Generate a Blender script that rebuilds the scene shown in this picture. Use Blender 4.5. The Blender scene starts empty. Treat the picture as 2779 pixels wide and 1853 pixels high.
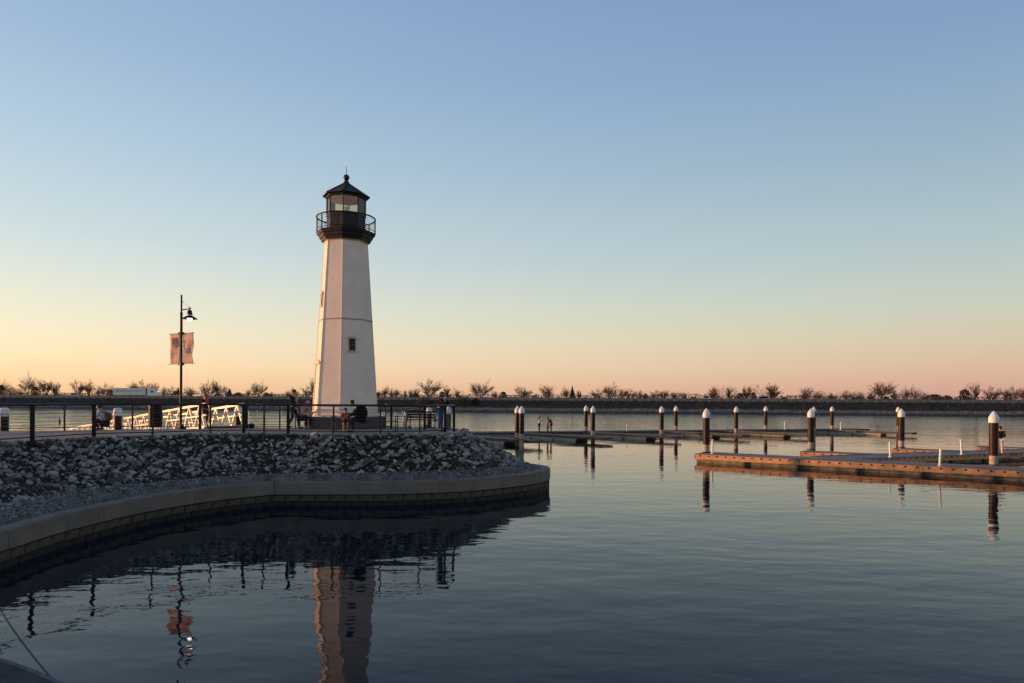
import bpy, bmesh, math, random
from mathutils import Vector, Matrix, noise
R = math.radians
rnd = random.Random(7)
S = bpy.context.scene
COL = S.collection

# ------------------------------------------------------------------ camera, sky, sun, exposure
F = 1930.0; CX = 1389.5; HOR = 1090.0; H = 3.6; ROLL = R(0.33)
cd = bpy.data.cameras.new('camera'); cam = bpy.data.objects.new('camera', cd); COL.objects.link(cam)
cd.sensor_width = 36; cd.lens = F / 2779 * 36; cd.clip_end = 9000; cd.clip_start = .1
cd.shift_y = (HOR - 926.5) / 2779
c_, s_ = math.cos(ROLL), math.sin(ROLL)
cam.matrix_world = Matrix(((c_, -s_, 0, 0), (0, 0, -1, 0), (s_, c_, 0, H), (0, 0, 0, 1)))
S.camera = cam
SUN_EL, SUN_PHI = R(2.6), R(98)            # phi: from -Y towards -X
SD = Vector((-math.sin(SUN_PHI) * math.cos(SUN_EL), -math.cos(SUN_PHI) * math.cos(SUN_EL), math.sin(SUN_EL)))
W = bpy.data.worlds.new('World'); S.world = W; W.use_nodes = True
wn = W.node_tree.nodes; wl = W.node_tree.links
bg = wn['Background']
sky = wn.new('ShaderNodeTexSky'); sky.sky_type = 'NISHITA'; sky.sun_disc = False
sky.sun_elevation = SUN_EL; sky.sun_rotation = math.atan2(SD.x, SD.y)
sky.air_density = 1.0; sky.dust_density = 1.0; sky.ozone_density = 1.0
wl.new(sky.outputs[0], bg.inputs[0]); bg.inputs[1].default_value = 0.05
# twilight colours of the whole dome by elevation, warmer and brighter on the sun's side
def lin(c): return tuple(((x / 255 + .055) / 1.055) ** 2.4 if x > 10 else x / 255 / 12.92 for x in c)
geo = wn.new('ShaderNodeTexCoord'); sx = wn.new('ShaderNodeSeparateXYZ'); wl.new(geo.outputs['Generated'], sx.inputs[0])
def wm(op, a, b=None):
    m = wn.new('ShaderNodeMath'); m.operation = op
    for i, q in enumerate((a, b)):
        if q is None: continue
        if isinstance(q, (int, float)): m.inputs[i].default_value = q
        else: wl.new(q, m.inputs[i])
    return m.outputs[0]
elev = wm('DIVIDE', wm('ARCSINE', wm('MAXIMUM', sx.outputs[2], 0.0)), math.pi / 2)
hl_ = wm('SQRT', wm('ADD', wm('MULTIPLY', sx.outputs[0], sx.outputs[0]), wm('MULTIPLY', sx.outputs[1], sx.outputs[1])))
sh = Vector((SD.x, SD.y)).normalized()
cosa = wm('DIVIDE', wm('ADD', wm('MULTIPLY', sx.outputs[0], sh.x), wm('MULTIPLY', sx.outputs[1], sh.y)), wm('MAXIMUM', hl_, .001))
mrz = wn.new('ShaderNodeMapRange'); wl.new(cosa, mrz.inputs[0]); mrz.inputs[1].default_value = -.43; mrz.inputs[2].default_value = .72
def own(d, c):
    k = math.exp(-d / 7.0); N = (.03 + .055 * k, .036 + .018 * k, .055 - .052 * k)
    return tuple(max(0, x - q) / .95 for x, q in zip(lin(c), N))
def ramp(stops):
    stops = [(d, own(d, c)) for d, c in stops]
    r = wn.new('ShaderNodeValToRGB'); wl.new(elev, r.inputs[0]); e = r.color_ramp
    e.elements[0].position = stops[0][0] / 90; e.elements[0].color = (*stops[0][1], 1)
    e.elements[1].position = stops[-1][0] / 90; e.elements[1].color = (*stops[-1][1], 1)
    for d, c in stops[1:-1]:
        q = e.elements.new(d / 90); q.color = (*c, 1)
    return r.outputs[0]
RAMP_SUN = ramp([(0, (246, 196, 150)), (1.2, (251, 211, 164)), (2.6, (251, 224, 184)), (4.7, (243, 229, 200)), (7.2, (227, 226, 210)), (11, (203, 217, 221)), (18, (176, 200, 221)), (24, (158, 184, 215)), (31, (144, 171, 210)), (50, (96, 118, 158)), (90, (56, 70, 102))])
RAMP_OFF = ramp([(0, (208, 160, 138)), (1.2, (215, 172, 150)), (2.6, (216, 184, 160)), (4.7, (209, 196, 174)), (7.2, (196, 201, 189)), (11, (176, 193, 199)), (18, (150, 175, 197)), (24, (134, 161, 198)), (31, (119, 148, 195)), (50, (80, 102, 144)), (90, (56, 70, 102))])
wmx = wn.new('ShaderNodeMix'); wmx.data_type = 'RGBA'; wl.new(mrz.outputs[0], wmx.inputs[0]); wl.new(RAMP_OFF, wmx.inputs[6]); wl.new(RAMP_SUN, wmx.inputs[7])
bg2 = wn.new('ShaderNodeBackground'); bg2.inputs[1].default_value = .95; wl.new(wmx.outputs[2], bg2.inputs[0])
wad = wn.new('ShaderNodeAddShader'); wl.new(bg.outputs[0], wad.inputs[0]); wl.new(bg2.outputs[0], wad.inputs[1]); wl.new(wad.outputs[0], wn['World Output'].inputs[0])
sl = bpy.data.lights.new('sun', 'SUN'); so = bpy.data.objects.new('sun', sl); COL.objects.link(so)
sl.energy = 5.0; sl.angle = R(.6); sl.color = (1.0, .50, .23)
so.rotation_euler = SD.to_track_quat('Z', 'Y').to_euler()
S.view_settings.view_transform = 'Standard'; S.view_settings.look = 'None'
S.view_settings.exposure = 0.0; S.view_settings.gamma = 1

# ------------------------------------------------------------------ placing by measurement of the photograph
def unroll(u, v):
    du, dv = u - CX, v - HOR
    return du * c_ + dv * s_, -du * s_ + dv * c_
def P(u, v, Y):
    a, b = unroll(u, v); return Vector((a * Y / F, Y, H - b * Y / F))
def G(u, v, z):
    a, b = unroll(u, v); Y = F * (H - z) / b; return Vector((a * Y / F, Y, z))

# ------------------------------------------------------------------ materials
MATS = {}
def mat(name, col, rough=.6, metal=0, var=.15, scale=4, bump=0, bscale=30, emit=None, col2=None, spec=.5, contrast=.5, bdist=.02):
    if name in MATS: return MATS[name]
    m = bpy.data.materials.new(name); m.use_nodes = True; MATS[name] = m
    n = m.node_tree.nodes; l = m.node_tree.links; b = n['Principled BSDF']
    b.inputs['Roughness'].default_value = rough; b.inputs['Metallic'].default_value = metal
    b.inputs['Specular IOR Level'].default_value = spec
    tc = n.new('ShaderNodeTexCoord')
    nz = n.new('ShaderNodeTexNoise'); nz.inputs['Scale'].default_value = scale; nz.inputs['Detail'].default_value = 6
    nz.inputs['Roughness'].default_value = .62
    l.new(tc.outputs['Object'], nz.inputs['Vector'])
    mr = n.new('ShaderNodeMapRange'); mr.inputs[1].default_value = .5 - contrast / 2 * .6; mr.inputs[2].default_value = .5 + contrast / 2 * .6
    l.new(nz.outputs['Fac'], mr.inputs[0])
    mx = n.new('ShaderNodeMix'); mx.data_type = 'RGBA'
    c2 = col2 if col2 else tuple(min(1, c * (1 + var)) for c in col)
    c1 = col if col2 else tuple(c * (1 - var) for c in col)
    mx.inputs[6].default_value = (*c1, 1); mx.inputs[7].default_value = (*c2, 1)
    l.new(mr.outputs[0], mx.inputs[0]); l.new(mx.outputs[2], b.inputs['Base Color'])
    if bump:
        nb = n.new('ShaderNodeTexNoise'); nb.inputs['Scale'].default_value = bscale; nb.inputs['Detail'].default_value = 5
        l.new(tc.outputs['Object'], nb.inputs['Vector'])
        bp = n.new('ShaderNodeBump'); bp.inputs['Strength'].default_value = bump; bp.inputs['Distance'].default_value = bdist
        l.new(nb.outputs['Fac'], bp.inputs['Height']); l.new(bp.outputs[0], b.inputs['Normal'])
    if emit:
        b.inputs['Emission Color'].default_value = (*emit[:3], 1); b.inputs['Emission Strength'].default_value = emit[3]
    return m
M_conc = mat('cap_concrete', (.185, .15, .118), .85, var=.16, scale=1.7, bump=.4, bscale=40)
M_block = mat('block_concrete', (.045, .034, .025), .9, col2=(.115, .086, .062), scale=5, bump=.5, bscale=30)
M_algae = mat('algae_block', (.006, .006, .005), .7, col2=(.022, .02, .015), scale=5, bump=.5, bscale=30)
M_deckc = mat('promenade_concrete', (.22, .19, .165), .85, var=.15, scale=.8, bump=.3, bscale=50)
M_ledge = mat('ledge_grout', (.018, .015, .013), .95, col2=(.27, .245, .225), scale=2.2, bump=1, bscale=9, contrast=.85, bdist=.06)
M_soil = mat('slope_soil', (.010, .0085, .0075), 1, col2=(.032, .027, .023), scale=6, bump=1, bscale=14, bdist=.05)
M_rocks = [mat('limestone_a', (.15, .14, .125), .9, col2=(.38, .355, .325), scale=7, bump=.6, bscale=22),
           mat('limestone_b', (.05, .045, .04), .9, col2=(.14, .125, .11), scale=6, bump=.6, bscale=22),
           mat('limestone_c', (.24, .22, .20), .9, col2=(.52, .49, .45), scale=8, bump=.6, bscale=22)]
M_black = mat('black_metal', (.012, .008, .008), .45, .0, var=.2, scale=9, spec=.14)
M_rail = mat('rail_metal', (.02, .018, .02), .34, .1, var=.2, scale=9, spec=.4)
M_steel = mat('cable_steel', (.25, .24, .23), .35, .8, var=.1)
M_warm = mat('post_bronze', (.06, .028, .018), .45, .0, var=.2, scale=8, spec=.25)
M_cream = mat('lighthouse_cream', (.88, .72, .58), .6, var=.06, scale=1.5, bump=.12, bscale=60)
M_creamt = mat('trim_cream', (.66, .54, .32), .55, var=.05)
M_dark = mat('lantern_dark', (.024, .016, .02), .5, var=.2, scale=5, bump=.1, spec=.35)
M_plinth = mat('plinth_stone', (.10, .068, .055), .75, var=.25, scale=5, bump=.4)
M_door = mat('door_ochre', (.42, .19, .015), .5, var=.1)
M_white = mat('white_paint', (.80, .78, .74), .45, var=.05, scale=3)
M_alu = mat('gangway_aluminium', (.95, .84, .62), .32, 0, var=.04)
M_pile = mat('pile_sleeve', (.028, .012, .008), .45, var=.35, scale=3, bump=.2, spec=.2)
M_pilelow = mat('pile_steel', (.34, .27, .22), .6, var=.25, scale=5, bump=.2)
M_dockt = mat('dock_deck', (.22, .20, .185), .85, var=.15, scale=2, bump=.3)
M_wood = mat('dock_waler', (.46, .21, .09), .75, col2=(.68, .36, .18), scale=3.5, bump=.4)
M_float = mat('float_concrete', (.13, .10, .065), .85, col2=(.30, .25, .18), scale=3, bump=.4)
M_bolt = mat('bolt_dark', (.02, .015, .013), .6)
M_barrier = mat('barrier_concrete', (.20, .175, .15), .85, var=.3, scale=.6)
M_asph = mat('asphalt', (.05, .05, .05), .9, var=.1)
M_scrub = mat('dry_scrub', (.045, .028, .02), 1, col2=(.085, .058, .038), scale=.8, bump=.6, bscale=3)
M_rip = mat('riprap_pale', (.10, .088, .072), .95, col2=(.28, .25, .21), scale=1.2, bump=1, bscale=2, bdist=.3)
M_wet = mat('riprap_wet', (.025, .023, .02), .7, col2=(.06, .055, .05), scale=1.2, bump=1, bscale=2, bdist=.3)
M_bark = mat('bark', (.055, .038, .03), .95, var=.25, scale=3)
M_twig = mat('twig', (.15, .085, .058), .95, var=.2, scale=.5)
M_ever = mat('evergreen', (.022, .020, .012), .95, col2=(.05, .045, .022), scale=1.5)
M_olive = mat('olive_leaf', (.07, .055, .02), .95, col2=(.12, .09, .035), scale=1)
M_tyre = mat('tyre', (.02, .02, .02), .8)
M_wing = mat('window_dark', (.02, .013, .008), .12, var=0, spec=.2)
M_skin = mat('skin', (.45, .26, .18), .55, var=.05)

def glass(name, a=.6, col=(.9, .95, .9)):
    m = bpy.data.materials.new(name); m.use_nodes = True; n = m.node_tree.nodes; l = m.node_tree.links
    o = n['Material Output']; n.remove(n['Principled BSDF'])
    t = n.new('ShaderNodeBsdfTransparent'); t.inputs[0].default_value = (*col, 1)
    g = n.new('ShaderNodeBsdfGlossy'); g.inputs['Roughness'].default_value = .03
    d = n.new('ShaderNodeBsdfDiffuse'); d.inputs[0].default_value = (.75, .68, .55, 1)
    fr = n.new('ShaderNodeFresnel'); fr.inputs[0].default_value = 1.5
    x = n.new('ShaderNodeMixShader'); y = n.new('ShaderNodeMixShader'); y.inputs[0].default_value = 1 - a
    l.new(t.outputs[0], y.inputs[1]); l.new(d.outputs[0], y.inputs[2])
    l.new(fr.outputs[0], x.inputs[0]); l.new(y.outputs[0], x.inputs[1]); l.new(g.outputs[0], x.inputs[2]); l.new(x.outputs[0], o.inputs[0])
    return m
M_glass = glass('lantern_glass', .92, (.99, .93, .84))

def water_mat():
    m = bpy.data.materials.new('lake_water'); m.use_nodes = True; n = m.node_tree.nodes; l = m.node_tree.links
    b = n['Principled BSDF']; b.inputs['Base Color'].default_value = (.0015, .009, .017, 1); b.inputs['Specular IOR Level'].default_value = .24
    b.inputs['Roughness'].default_value = .02; b.inputs['IOR'].default_value = 1.33
    tc = n.new('ShaderNodeTexCoord')
    def nz(sx, sy, sc, det, rough=.5, rot=0):
        mp = n.new('ShaderNodeMapping'); mp.inputs['Scale'].default_value = (sx, sy, 1); mp.inputs['Rotation'].default_value = (0, 0, rot)
        l.new(tc.outputs['Object'], mp.inputs[0])
        t = n.new('ShaderNodeTexNoise'); t.inputs['Scale'].default_value = sc; t.inputs['Detail'].default_value = det
        t.inputs['Roughness'].default_value = rough; l.new(mp.outputs[0], t.inputs['Vector']); return t.outputs['Fac']
    def mul(a, k):
        x = n.new('ShaderNodeMath'); x.operation = 'MULTIPLY'; l.new(a, x.inputs[0])
        if isinstance(k, float): x.inputs[1].default_value = k
        else: l.new(k, x.inputs[1])
        return x.outputs[0]
    def add(a, c):
        x = n.new('ShaderNodeMath'); l.new(a, x.inputs[0]); l.new(c, x.inputs[1]); return x.outputs[0]
    patch = n.new('ShaderNodeMapRange'); patch.inputs[1].default_value = .38; patch.inputs[2].default_value = .68
    patch.inputs[3].default_value = .45; patch.inputs[4].default_value = 1.35
    l.new(nz(.25, 1, .10, 3, .5, .1), patch.inputs[0])
    h = add(mul(nz(.55, 1, 1.4, 2, .42, .15), .018), mul(nz(.7, 1, 5.0, 2, .5, -.2), .0022))
    h = mul(h, patch.outputs[0])
    sp = n.new('ShaderNodeSeparateXYZ'); l.new(tc.outputs['Object'], sp.inputs[0])
    op = n.new('ShaderNodeMapRange'); op.interpolation_type = 'SMOOTHSTEP'; op.inputs[1].default_value = 60; op.inputs[2].default_value = 150; op.inputs[3].default_value = 1; op.inputs[4].default_value = 5
    l.new(sp.outputs[1], op.inputs[0]); h = mul(h, op.outputs[0])
    st = n.new('ShaderNodeMapRange'); st.inputs[1].default_value = 70; st.inputs[2].default_value = 170; st.inputs[3].default_value = 0; st.inputs[4].default_value = .22
    l.new(sp.outputs[1], st.inputs[0]); h = add(h, mul(nz(.25, 1, .22, 3, .6, .05), st.outputs[0]))
    rg = n.new('ShaderNodeMapRange'); rg.inputs[1].default_value = 60; rg.inputs[2].default_value = 150; rg.inputs[3].default_value = .02; rg.inputs[4].default_value = .07
    l.new(sp.outputs[1], rg.inputs[0]); l.new(rg.outputs[0], b.inputs['Roughness'])
    h = add(h, mul(nz(.35, 1, .35, 2, .4), .03))
    bp = n.new('ShaderNodeBump'); bp.inputs['Strength'].default_value = 1; bp.inputs['Distance'].default_value = 1
    l.new(h, bp.inputs['Height']); l.new(bp.outputs[0], b.inputs['Normal'])
    return m
M_water = water_mat()

# ------------------------------------------------------------------ mesh helpers
class MB:
    def __init__(s): s.v = []; s.f = []; s.mi = []
    def add(s, vs, fs, mi=0):
        k = len(s.v); s.v += [tuple(v) for v in vs]; s.f += [tuple(i + k for i in f) for f in fs]; s.mi += [mi] * len(fs); return s
    def box(s, c, d, rz=0, mi=0, M=None):
        x, y, z = (q / 2 for q in d); vs = [Vector((a * x, b * y, e * z)) for e in (-1, 1) for a, b in ((-1, -1), (1, -1), (1, 1), (-1, 1))]
        Rm = M if M is not None else Matrix.Rotation(rz, 3, 'Z')
        vs = [Rm @ v + Vector(c) for v in vs]
        return s.add(vs, [(3, 2, 1, 0), (4, 5, 6, 7), (0, 1, 5, 4), (1, 2, 6, 5), (2, 3, 7, 6), (3, 0, 4, 7)], mi)
    def tube(s, pts, r, n=8, cap=True, closed=False, mi=0):
        pts = [Vector(p) for p in pts]; rr = r if isinstance(r, (list, tuple)) else [r] * len(pts)
        N = len(pts); rings = []; up = None
        for i, p in enumerate(pts):
            if closed: t = pts[(i + 1) % N] - pts[i - 1]
            else: t = pts[min(i + 1, N - 1)] - pts[max(i - 1, 0)]
            t.normalize()
            if up is None: up = Vector((0, 0, 1)) if abs(t.z) < .9 else Vector((1, 0, 0))
            a = t.cross(up)
            if a.length < 1e-4: a = t.cross(Vector((1, 0, 0)))
            a.normalize(); b = a.cross(t); up = b
            rings.append([p + rr[i] * (math.cos(2 * math.pi * k / n) * a + math.sin(2 * math.pi * k / n) * b) for k in range(n)])
        vs = [v for q in rings for v in q]; fs = []
        for i in range(N if closed else N - 1):
            j = (i + 1) % N
            for k in range(n): fs.append((i * n + k, i * n + (k + 1) % n, j * n + (k + 1) % n, j * n + k))
        if cap and not closed: fs.append(tuple(range(n))[::-1]); fs.append(tuple((N - 1) * n + k for k in range(n)))
        return s.add(vs, fs, mi)
    def lathe(s, prof, n=16, ph=0, c=(0, 0, 0), mi=0):
        vs = [(c[0] + r * math.sin(ph + 2 * math.pi * k / n), c[1] - r * math.cos(ph + 2 * math.pi * k / n), c[2] + z) for r, z in prof for k in range(n)]
        fs = []
        for i in range(len(prof) - 1):
            for k in range(n): fs.append((i * n + k, i * n + (k + 1) % n, (i + 1) * n + (k + 1) % n, (i + 1) * n + k))
        fs.append(tuple(range(n))[::-1]); fs.append(tuple((len(prof) - 1) * n + k for k in range(n)))
        return s.add(vs, fs, mi)
    def prism(s, poly, z0, z1, mi=0):
        n = len(poly); vs = [(x, y, z0) for x, y in poly] + [(x, y, z1) for x, y in poly]
        return s.add(vs, [tuple(range(n))[::-1], tuple(range(n, 2 * n))] + [(i, (i + 1) % n, n + (i + 1) % n, n + i) for i in range(n)], mi)
    def xprism(s, prof, y0, y1, mi=0):      # profile in x,z extruded along y
        n = len(prof); vs = [(x, y0, z) for x, z in prof] + [(x, y1, z) for x, z in prof]
        return s.add(vs, [tuple(range(n)), tuple(range(n, 2 * n))[::-1]] + [(n + i, n + (i + 1) % n, (i + 1) % n, i) for i in range(n)], mi)
    def sphere(s, c, r, n=10, m=6, sc=(1, 1, 1), mi=0):
        prof = [(max(.001, r * math.sin(math.pi * i / m)), -r * math.cos(math.pi * i / m)) for i in range(m + 1)]
        vs = [(c[0] + sc[0] * q * math.sin(2 * math.pi * k / n), c[1] - sc[1] * q * math.cos(2 * math.pi * k / n), c[2] + sc[2] * z) for q, z in prof for k in range(n)]
        fs = [(i * n + k, i * n + (k + 1) % n, (i + 1) * n + (k + 1) % n, (i + 1) * n + k) for i in range(m) for k in range(n)]
        return s.add(vs, fs, mi)
    def mesh(s, name, mats, smooth=False):
        me = bpy.data.meshes.new(name); me.from_pydata(s.v, [], s.f)
        for m in (mats if isinstance(mats, (list, tuple)) else [mats]): me.materials.append(m)
        me.polygons.foreach_set('material_index', s.mi)
        if smooth:
            me.polygons.foreach_set('use_smooth', [True] * len(s.f))
            try: me.set_sharp_from_angle(angle=R(38))
            except Exception: pass
        me.update(); return me
    def build(s, name, mats, parent=None, smooth=False, **kw):
        return link(name, s.mesh(name, mats, smooth), parent, **kw)
def link(name, me, parent=None, loc=None, rz=None, **kw):
    o = bpy.data.objects.new(name, me); COL.objects.link(o)
    if parent: o.parent = parent
    if loc is not None: o.location = loc
    if rz is not None: o.rotation_euler = (0, 0, rz)
    for k, v in kw.items(): o[k] = v
    return o
def thing(name, label, cat, loc=(0, 0, 0), rz=0, group=None):
    o = bpy.data.objects.new(name, None); COL.objects.link(o); o.location = loc; o.rotation_euler = (0, 0, rz)
    o.empty_display_size = .2
    o['label'] = label; o['category'] = cat
    if group: o['group'] = group
    return o
def tag(o, label, cat, group=None):
    o['label'] = label; o['category'] = cat
    if group: o['group'] = group
    return o
def kids(o, table):
    return table.get(o.name, [])
def dup(root, loc, rz, label, scale=None, group=None):
    r = root.copy(); COL.objects.link(r); r.location = loc; r.rotation_euler = (0, 0, rz); r['label'] = label
    if scale: r.scale = scale
    if group: r['group'] = group
    for ch in list(root.children):
        c = ch.copy(); COL.objects.link(c); c.parent = r
        for g in list(ch.children):
            d = g.copy(); COL.objects.link(d); d.parent = c
    return r
def catmull(pts, k):
    pts = [Vector(p) for p in pts]; out = []
    for i in range(len(pts) - 1):
        p0 = pts[i - 1] if i else 2 * pts[0] - pts[1]; p1, p2 = pts[i], pts[i + 1]
        p3 = pts[i + 2] if i + 2 < len(pts) else 2 * p2 - p1
        for j in range(k):
            t = j / k
            out.append(.5 * ((2 * p1) + (p2 - p0) * t + (2 * p0 - 5 * p1 + 4 * p2 - p3) * t * t + (3 * p1 - p0 - 3 * p2 + p3) * t ** 3))
    out.append(pts[-1]); return out

# ------------------------------------------------------------------ water, shores
w = MB(); w.add([(-3500, -500, 0), (3500, -500, 0), (3500, 6500, 0), (-3500, 6500, 0)], [(0, 1, 2, 3)])
w.build('lake_water', M_water, kind='structure')

ZD = 2.37       # promenade level
WT = [(-10.9, 12.3, .82), (-10.7, 14.9, .82), (-10.8, 17.2, .82), (-10.4, 20.3, .82), (-9.45, 22.6, .82), (-8.07, 24.2, .82),
      (-5.87, 24.3, .82), (-3.86, 24.5, .82), (-1.7, 25.3, .82), (-.23, 26.5, .82), (.91, 27.8, .82), (1.6, 29.6, .82), (1.35, 31.3, .82),
      (0, 32.8, .82), (-2.5, 34.6, .82), (-5, 36.6, .82), (-10, 36.6, .82)]
TT = [(-12.9, 13.6, 1.06), (-12.4, 17.2, 1.06), (-12.3, 19.7, 1.06), (-11.2, 21.6, 1.06), (-9.9, 23.5, 1.06), (-8.3, 24.75, 1.06),
      (-6.1, 25.2, 1.06), (-4.1, 25.5, 1.06), (-2.1, 26.3, 1.06), (-.95, 27.2, 1.06), (-.1, 28.5, 1.06), (.4, 29.8, 1.06), (.1, 31.1, 1.06),
      (-1.0, 32.3, 1.06), (-3.1, 33.8, 1.06), (-5.2, 35.6, 1.06), (-10, 35.6, 1.06)]
DT = [(-17, 16, ZD), (-15.2, 19.6, ZD), (-14.1, 22.0, ZD), (-13.1, 23.9, ZD), (-11.5, 25.6, ZD), (-9.5, 26.3, ZD),
      (-6.7, 26.05, ZD), (-4.7, 26.15, ZD), (-3.2, 26.7, ZD), (-2.4, 27.8, ZD), (-2.1, 29, ZD), (-2.0, 30, ZD), (-2.4, 31, ZD),
      (-3.1, 31.8, ZD), (-4.6, 32.4, ZD), (-5.4, 34.4, ZD), (-9.7, 34.4, ZD)]
NS = 10
WL = catmull(WT[:6], NS)[:-1] + catmull(WT[5:], NS)
TL = catmull(TT[:6], NS)[:-1] + catmull(TT[5:], NS)
DL = catmull(DT[:6], NS)[:-1] + catmull(DT[5:], NS)
def inward(L, i):
    t = L[min(i + 1, len(L) - 1)] - L[max(i - 1, 0)]; t.z = 0; t.normalize(); return Vector((-t.y, t.x, 0))
# continue the wall towards and past the camera, below the frame
near = catmull([(6, -1.5, .82), (3, 3.0, .82), (-1.0, 4.6, .82), (-4.3, 6.95, .82), (-5.85, 7.85, .82), (-7.6, 8.7, .82), (-9.6, 10.2, .82), (-10.9, 12.3, .82)], 8)
FULL = near[:-1] + WL
def slab_strip(L, prof, name, m, parent=None, smooth=False, **kw):   # prof: (inward offset, z)
    mb = MB(); n = len(prof)
    vs = []
    for i in range(len(L)):
        nn = inward(L, i)
        for o, z in prof: vs.append((L[i].x + nn.x * o, L[i].y + nn.y * o, z))
    fs = []
    for i in range(len(L) - 1):
        for k in range(n - 1): fs.append((i * n + k, (i + 1) * n + k, (i + 1) * n + k + 1, i * n + k + 1))
    mb.add(vs, fs); return mb.build(name, m, parent, smooth, **kw)
sw = thing('seawall', 'curving concrete seawall with smooth cap around the stone slope', 'wall')
NEARN = 34
qw = thing('quay_wall', 'dark quay wall crossing the lower left corner', 'wall')
slab_strip(FULL[:NEARN], [(.62, .60), (.62, .80), (.59, .825), (.09, .825)], 'wall_top', mat('dark_concrete', (.028, .025, .026), .9, col2=(.06, .055, .058), scale=4, bump=.6), qw)  # very dark concrete across the wall top
slab_strip(FULL[:NEARN], [(.09, .828), (.03, .828), (0, .80), (0, -1.2)], 'edge_coping', mat('pale_coping', (.12, .115, .125), .9, var=.3, scale=9, bump=.5), qw)  # paler tone along the edge and water face
FW = FULL[NEARN - 1:]; kc = (len(near) - 1 + 5 * NS) - (NEARN - 1)        # index of the inner corner
cuts_ = sorted(set(list(range(kc % 13, len(FW), 13)) + [0, len(FW) - 1]))
for a_, b_ in zip(cuts_, cuts_[1:]):
    Ls = [p.copy() for p in FW[a_:b_ + 1]]
    if len(Ls) > 1:
        Ls[0] = Ls[0].lerp(Ls[1], .012 / (Ls[1] - Ls[0]).length)
        slab_strip(Ls, [(.42, .60), (.42, .80), (.39, .83), (.03, .83), (0, .80), (0, .40), (.10, .37)], 'cap_section', M_conc, sw)
slab_strip(FULL[NEARN - 1:], [(.14, .40), (.14, -1.2)], 'backing', M_bolt, sw)
# blocks of the wall below the cap
cum = [0]
for i in range(1, len(FULL)): cum.append(cum[-1] + (FULL[i] - FULL[i - 1]).length)
def at_len(s):
    for i in range(1, len(cum)):
        if cum[i] >= s:
            t = (s - cum[i - 1]) / (cum[i] - cum[i - 1] + 1e-9); return FULL[i - 1].lerp(FULL[i], t), inward(FULL, i)
    return FULL[-1], inward(FULL, len(FULL) - 1)
bm_ = {}
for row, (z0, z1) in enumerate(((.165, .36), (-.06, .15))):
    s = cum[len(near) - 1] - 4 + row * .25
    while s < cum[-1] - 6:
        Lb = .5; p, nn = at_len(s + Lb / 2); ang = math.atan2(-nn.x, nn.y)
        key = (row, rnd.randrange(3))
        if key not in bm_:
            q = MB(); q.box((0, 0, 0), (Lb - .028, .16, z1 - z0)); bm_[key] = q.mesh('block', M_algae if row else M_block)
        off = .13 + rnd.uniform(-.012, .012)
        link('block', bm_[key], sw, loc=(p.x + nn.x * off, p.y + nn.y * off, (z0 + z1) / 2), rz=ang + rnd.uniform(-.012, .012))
        s += Lb
# rough grouted ledge between cap and stones
def surf(A, B, nu, fz, name, m, amp, **kw):
    mb = MB(); vs = []; nI = len(A); sub = 7
    cols = []
    for i in range((nI - 1) * sub + 1):
        k, t = divmod(i, sub); t /= sub
        a = A[k].lerp(A[min(k + 1, nI - 1)], t); b = B[k].lerp(B[min(k + 1, nI - 1)], t); cols.append((a, b))
    for a, b in cols:
        for j in range(nu + 1):
            p = a.lerp(b, j / nu); e = 1 if 0 < j < nu else 0
            q = noise.fractal(Vector((p.x * fz, p.y * fz, p.z)), .8, 2, 4) * amp * e
            vs.append((p.x, p.y, p.z + q))
    fs = [((i) * (nu + 1) + j, (i + 1) * (nu + 1) + j, (i + 1) * (nu + 1) + j + 1, i * (nu + 1) + j + 1) for i in range(len(cols) - 1) for j in range(nu)]
    mb.add(vs, fs); return mb.build(name, m, None, True, **kw)
capback = [WL[i] + inward(WL, i) * .40 + Vector((0, 0, -.02)) for i in range(len(WL))]
surf(capback, TL, 26, 7, 'ledge', M_ledge, .075, kind='structure')
slope = surf(TL, [d + Vector((0, 0, -.04)) for d in DL], 12, 2.5, 'rock_slope', M_soil, .05, kind='structure')
# near bank, out of the frame and under the camera
nb = MB(); nbp = [(p + inward(near, i) * .4) for i, p in enumerate(near)]
nb.prism([(p.x, p.y) for p in nbp] + [(-17, 16), (-60, -10), (-60, -60), (60, -60), (60, -8)], -1, .76)
nb.build('near_bank', M_ledge, kind='structure')
pv = MB(); pv.prism([(-60, -58), (58, -58), (58, -12), (12, -6), (2.5, .8), (-6, 4.2), (-14, 9.0), (-60, 2)], .7, 2.0); pv.build('near_promenade', M_deckc, kind='structure')

# promenade slab
front = [(p.x, p.y) for p in DL]
back = [(-10.0, 31.5), (-11.9, 31.9), (-12.3, 31.2), (-13.8, 30.15), (-16.3, 28.9), (-19.3, 26.8), (-26, 21), (-60, 18), (-60, 4)]
pm = MB(); pm.prism(front[::1] + back, ZD - .22, ZD)
pm.build('promenade', M_deckc, kind='structure')
lb = MB(); lb.prism([(-9.7, 36), (-13, 33.4), (-17, 30.6), (-20, 28.4), (-27, 22.6), (-62, 19.5), (-60, 4), (-17, 16), (-13.5, 24), (-9, 27)], -1, ZD - .3); lb.build('rear_bank', M_soil, kind='structure')

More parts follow.
